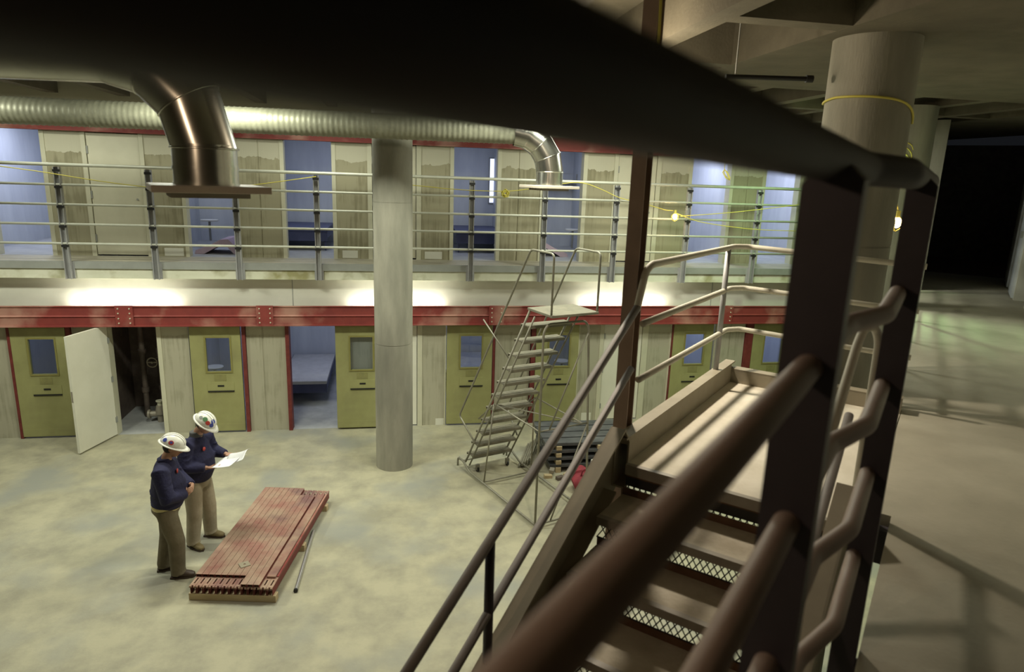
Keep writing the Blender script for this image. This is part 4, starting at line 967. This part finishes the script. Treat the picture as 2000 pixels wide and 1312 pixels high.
    lof(tr, [(0, 0, 0.78), (0, -0.005, 0.86), (0, 0, 0.95)], [(0.150, 0.115), (0.160 * hv, 0.130 * hv), (0.150 * hv, 0.118 * hv)], 22, (1, 0, 0))
    for sd in ('R', 'L'):
        hp, kn_, an = [V(q) for q in J['leg' + sd]]
        lof(tr, [hp + V((0, 0, 0.03)), hp.lerp(kn_, 0.45), kn_, kn_.lerp(an, 0.5), an + V((0, 0, 0.0)), an + V((0, 0.008, -0.045))], [0.112, 0.108, 0.095, 0.088, 0.082, 0.086], 18)
        for q in (0.15, 0.8, 0.93): 
            c1 = kn_.lerp(an, q); tr.ell(W(c1), (0.080, 0.080, 0.018), R @ Matrix.Rotation(0.3, 3, 'X'), 16, 8)
    O('trousers', tr, trouser, 0.011)
    bl_ = MB(); lof(bl_, [(0, 0, 0.905), (0, 0, 0.935)], [(0.158 * hv, 0.127 * hv), (0.157 * hv, 0.126 * hv)], 24, (1, 0, 0)); O('belt', bl_, 'bootdk', 0.008)
    for sd in ('R', 'L'):
        an = V(J['leg' + sd][2]); ft = J.get('toe' + sd, 0.0)
        dr = Matrix.Rotation(ft, 3, 'Z'); bo = MB()
        P = [an + dr @ V((0, -0.075, -an.z + 0.05)), an + dr @ V((0, -0.03, -an.z + 0.052)), an + dr @ V((0, 0.06, -an.z + 0.048)), an + dr @ V((0, 0.135, -an.z + 0.038)), an + dr @ V((0, 0.18, -an.z + 0.032))]
        lof(bo, P, [(0.034, 0.036), (0.044, 0.048), (0.047, 0.046), (0.048, 0.036), (0.030, 0.022)], 16, (1, 0, 0))
        lof(bo, [an + V((0, -0.01, -an.z + 0.06)), an + V((0, -0.01, 0.03))], [0.048, 0.046], 14)
        bt = O('boot', bo, boot, 0.009)
        so = MB(); pr = [(-0.040, -0.085), (0.040, -0.085), (0.048, 0.0), (0.050, 0.10), (0.040, 0.165), (0.0, 0.195), (-0.040, 0.165), (-0.050, 0.10), (-0.048, 0.0)]
        so.prism([W(an + dr @ V((x_, y_, -an.z + 0.0))) for x_, y_ in pr], (0, 0, 0.022)); o = obj('sole', so, 'bootdk', bt, local=True)
    # hair
    h = MB(); h.ell(HD((0, -0.002, 0.185)), (0.082, 0.090, 0.095), Rh, 18, 10); O('hair', h, 'hair')
    # hard hat
    hh = MB(); seg_ = 36; rows = []
    for i in range(9):
        th = math.pi / 2 * i / 8; r_ = math.cos(th); z_ = math.sin(th)
        rows.append([hh.bm.verts.new(HD((0.112 * r_ * math.cos(q), 0.005 + 0.140 * r_ * math.sin(q), 0.215 + 0.125 * z_))) for q in [2 * math.pi * m_ / seg_ for m_ in range(seg_)]] if i < 8 else [hh.bm.verts.new(HD((0, 0.005, 0.34)))])
    for i in range(7):
        for m_ in range(seg_): hh.bm.faces.new((rows[i][m_], rows[i][(m_ + 1) % seg_], rows[i + 1][(m_ + 1) % seg_], rows[i + 1][m_]))
    for m_ in range(seg_): hh.bm.faces.new((rows[7][m_], rows[7][(m_ + 1) % seg_], rows[8][0]))
    hat = O('hard_hat', hh, 'helmet')
    sdm = hat.modifiers.new('thick', 'SOLIDIFY'); sdm.thickness = 0.004
    br = MB(); A_, B_ = [], []
    for m_ in range(seg_):
        q = 2 * math.pi * m_ / seg_; fr_ = max(0, math.sin(q)) ** 1.5
        A_.append(br.bm.verts.new(HD((0.110 * math.cos(q), 0.005 + 0.138 * math.sin(q), 0.220))))
        B_.append(br.bm.verts.new(HD((0.132 * math.cos(q), 0.005 + (0.160 + 0.040 * fr_) * math.sin(q), 0.208 - 0.008 * fr_))))
    for m_ in range(seg_): br.bm.faces.new((A_[m_], A_[(m_ + 1) % seg_], B_[(m_ + 1) % seg_], B_[m_]))
    o = O('brim', br, 'helmet', None, hat); s2 = o.modifiers.new('thick', 'SOLIDIFY'); s2.thickness = 0.005
    rg = MB()
    for off in (-0.03, 0.0, 0.03):
        rg.loft([HD((off, 0.005 + 0.134 * math.cos(q), 0.215 + (0.128 - abs(off) * 0.25) * math.sin(q))) for q in [math.pi * (0.12 + 0.76 * k2 / 14) for k2 in range(15)]], 0.006, 6)
    O('ridge', rg, 'helmet', None, hat)
    # stickers follow the shell
    for k2, (az_, elv, sz, m_) in enumerate(J.get('stickers', ())):
        stk = MB(); n_ = 16
        def on(a2, e2): r_ = math.cos(e2); return HD((0.1145 * r_ * math.cos(a2), 0.005 + 0.1425 * r_ * math.sin(a2), 0.215 + 0.1285 * math.sin(e2)))
        cv = stk.bm.verts.new(on(az_, elv)); rv = [stk.bm.verts.new(on(az_ + sz / 0.125 * math.cos(q) / max(0.3, math.cos(elv)), elv + sz / 0.125 * math.sin(q))) for q in [2 * math.pi * i / n_ for i in range(n_)]]
        for i in range(n_): stk.bm.faces.new((cv, rv[i], rv[(i + 1) % n_]))
        O('sticker', stk, m_, None, hat)
    return t, W
PI = math.pi
# near man: back half turned, arms folded in front
J1 = dict(neck=(0, 0.03, 1.45), turn=-0.05, lean=0.02, collar='navy', curl=1.0,
          armR=[(0.205, 0.01, 1.37), (0.285, 0.07, 1.10), (0.07, 0.235, 1.04), (-1, 0.15, -0.05)], palmR=(0, 1, 0.2), thumbR=-1,
          armL=[(-0.195, 0.01, 1.37), (-0.265, 0.09, 1.12), (-0.04, 0.285, 1.09), (1, 0.05, 0.0)], palmL=(0, 1, 0.1), thumbL=1,
          legR=[(0.09, 0.0, 0.86), (0.105, 0.09, 0.47), (0.105, 0.08, 0.10)], legL=[(-0.09, 0.0, 0.86), (-0.095, -0.03, 0.47), (-0.10, -0.10, 0.10)], toeR=-0.1, toeL=0.1,
          stickers=((-0.1, 0.42, 0.026, 'stred'), (-0.75, 0.42, 0.024, 'stblue'), (0.45, 0.38, 0.030, 'fascia'), (-0.1, 0.44, 0.014, 'stblue')))
h1 = math.atan2(0.12, 0.97) - PI / 2
t1, W1 = person('man in white hard hat, navy jacket and dark olive trousers standing with folded arms', (-2.60, 7.72, 0), h1, J1, 'navy', 'brownp', 'bootdk', 'shirt', 0.42, 1.22)
# far man: reading papers
J2 = dict(neck=(0, 0.05, 1.50), turn=0.0, lean=0.035, collar='greycol', curl=0.55,
          armR=[(0.20, 0.02, 1.42), (0.265, 0.03, 1.15), (0.15, 0.26, 1.13), (-0.25, 1, 0.05)], palmR=(0.1, 0, -1), thumbR=1,
          armL=[(-0.20, 0.02, 1.42), (-0.28, 0.05, 1.16), (-0.20, 0.30, 1.17), (0.2, 1, 0.05)], palmL=(-0.1, 0, -1), thumbL=-1,
          legR=[(0.095, 0.0, 0.88), (0.125, 0.02, 0.48), (0.14, -0.02, 0.10)], legL=[(-0.095, 0.0, 0.88), (-0.12, 0.05, 0.48), (-0.15, 0.03, 0.10)], toeR=-0.35, toeL=0.1,
          stickers=((0.55, 0.55, 0.026, 'stred'), (1.2, 0.80, 0.028, 'stblue'), (0.1, 0.75, 0.028, 'stgreen'), (1.0, 0.42, 0.026, 'stblue'), (-0.4, 0.6, 0.02, 'edge')))
h2 = math.atan2(-0.34, 0.94) - PI / 2
t2, W2 = person('man in white hard hat, navy jacket and khaki trousers reading papers he holds', (-2.45, 8.42, 0), h2, J2, 'navy', 'khaki', 'boot', None, 0.62, 1.16)
def sheet(ctr, w_, l_, rz, tx, ty, label, curl_=0.03):
    mb = MB(); n_ = 10; g_ = []
    Rr = Matrix.Rotation(rz, 3, 'Z') @ Matrix.Rotation(ty, 3, 'Y') @ Matrix.Rotation(tx, 3, 'X')
    for i in range(n_ + 1):
        row = []
        for k2 in range(n_ + 1):
            x = (i / n_ - 0.5) * w_; y = (k2 / n_ - 0.5) * l_; z = curl_ * math.sin(i / n_ * 5) * 0.5 + curl_ * (k2 / n_) ** 2
            row.append(mb.bm.verts.new(V(ctr) + Rr @ V((x, y, z))))
        g_.append(row)
    for i in range(n_):
        for k2 in range(n_): mb.bm.faces.new((g_[i][k2], g_[i + 1][k2], g_[i + 1][k2 + 1], g_[i][k2 + 1]))
    o = obj('paper_sheet', mb, 'paper', smooth=True); s2 = o.modifiers.new('thick', 'SOLIDIFY'); s2.thickness = 0.0015
    return tag(o, label, 'paper', 'papers in his hands')
o2 = V((-2.45, 8.42, 0))
sheet(o2 + W2((0.0, 0.47, 1.175)), 0.40, 0.24, h2, 0.05, -0.05, 'large printed sheet held flat in both hands of the man in khaki trousers')
sheet(o2 + W2((-0.08, 0.53, 1.20)), 0.26, 0.24, h2 + 0.15, 0.10, 0.05, 'smaller printed sheet lying on top at the far edge of the held papers', 0.05)
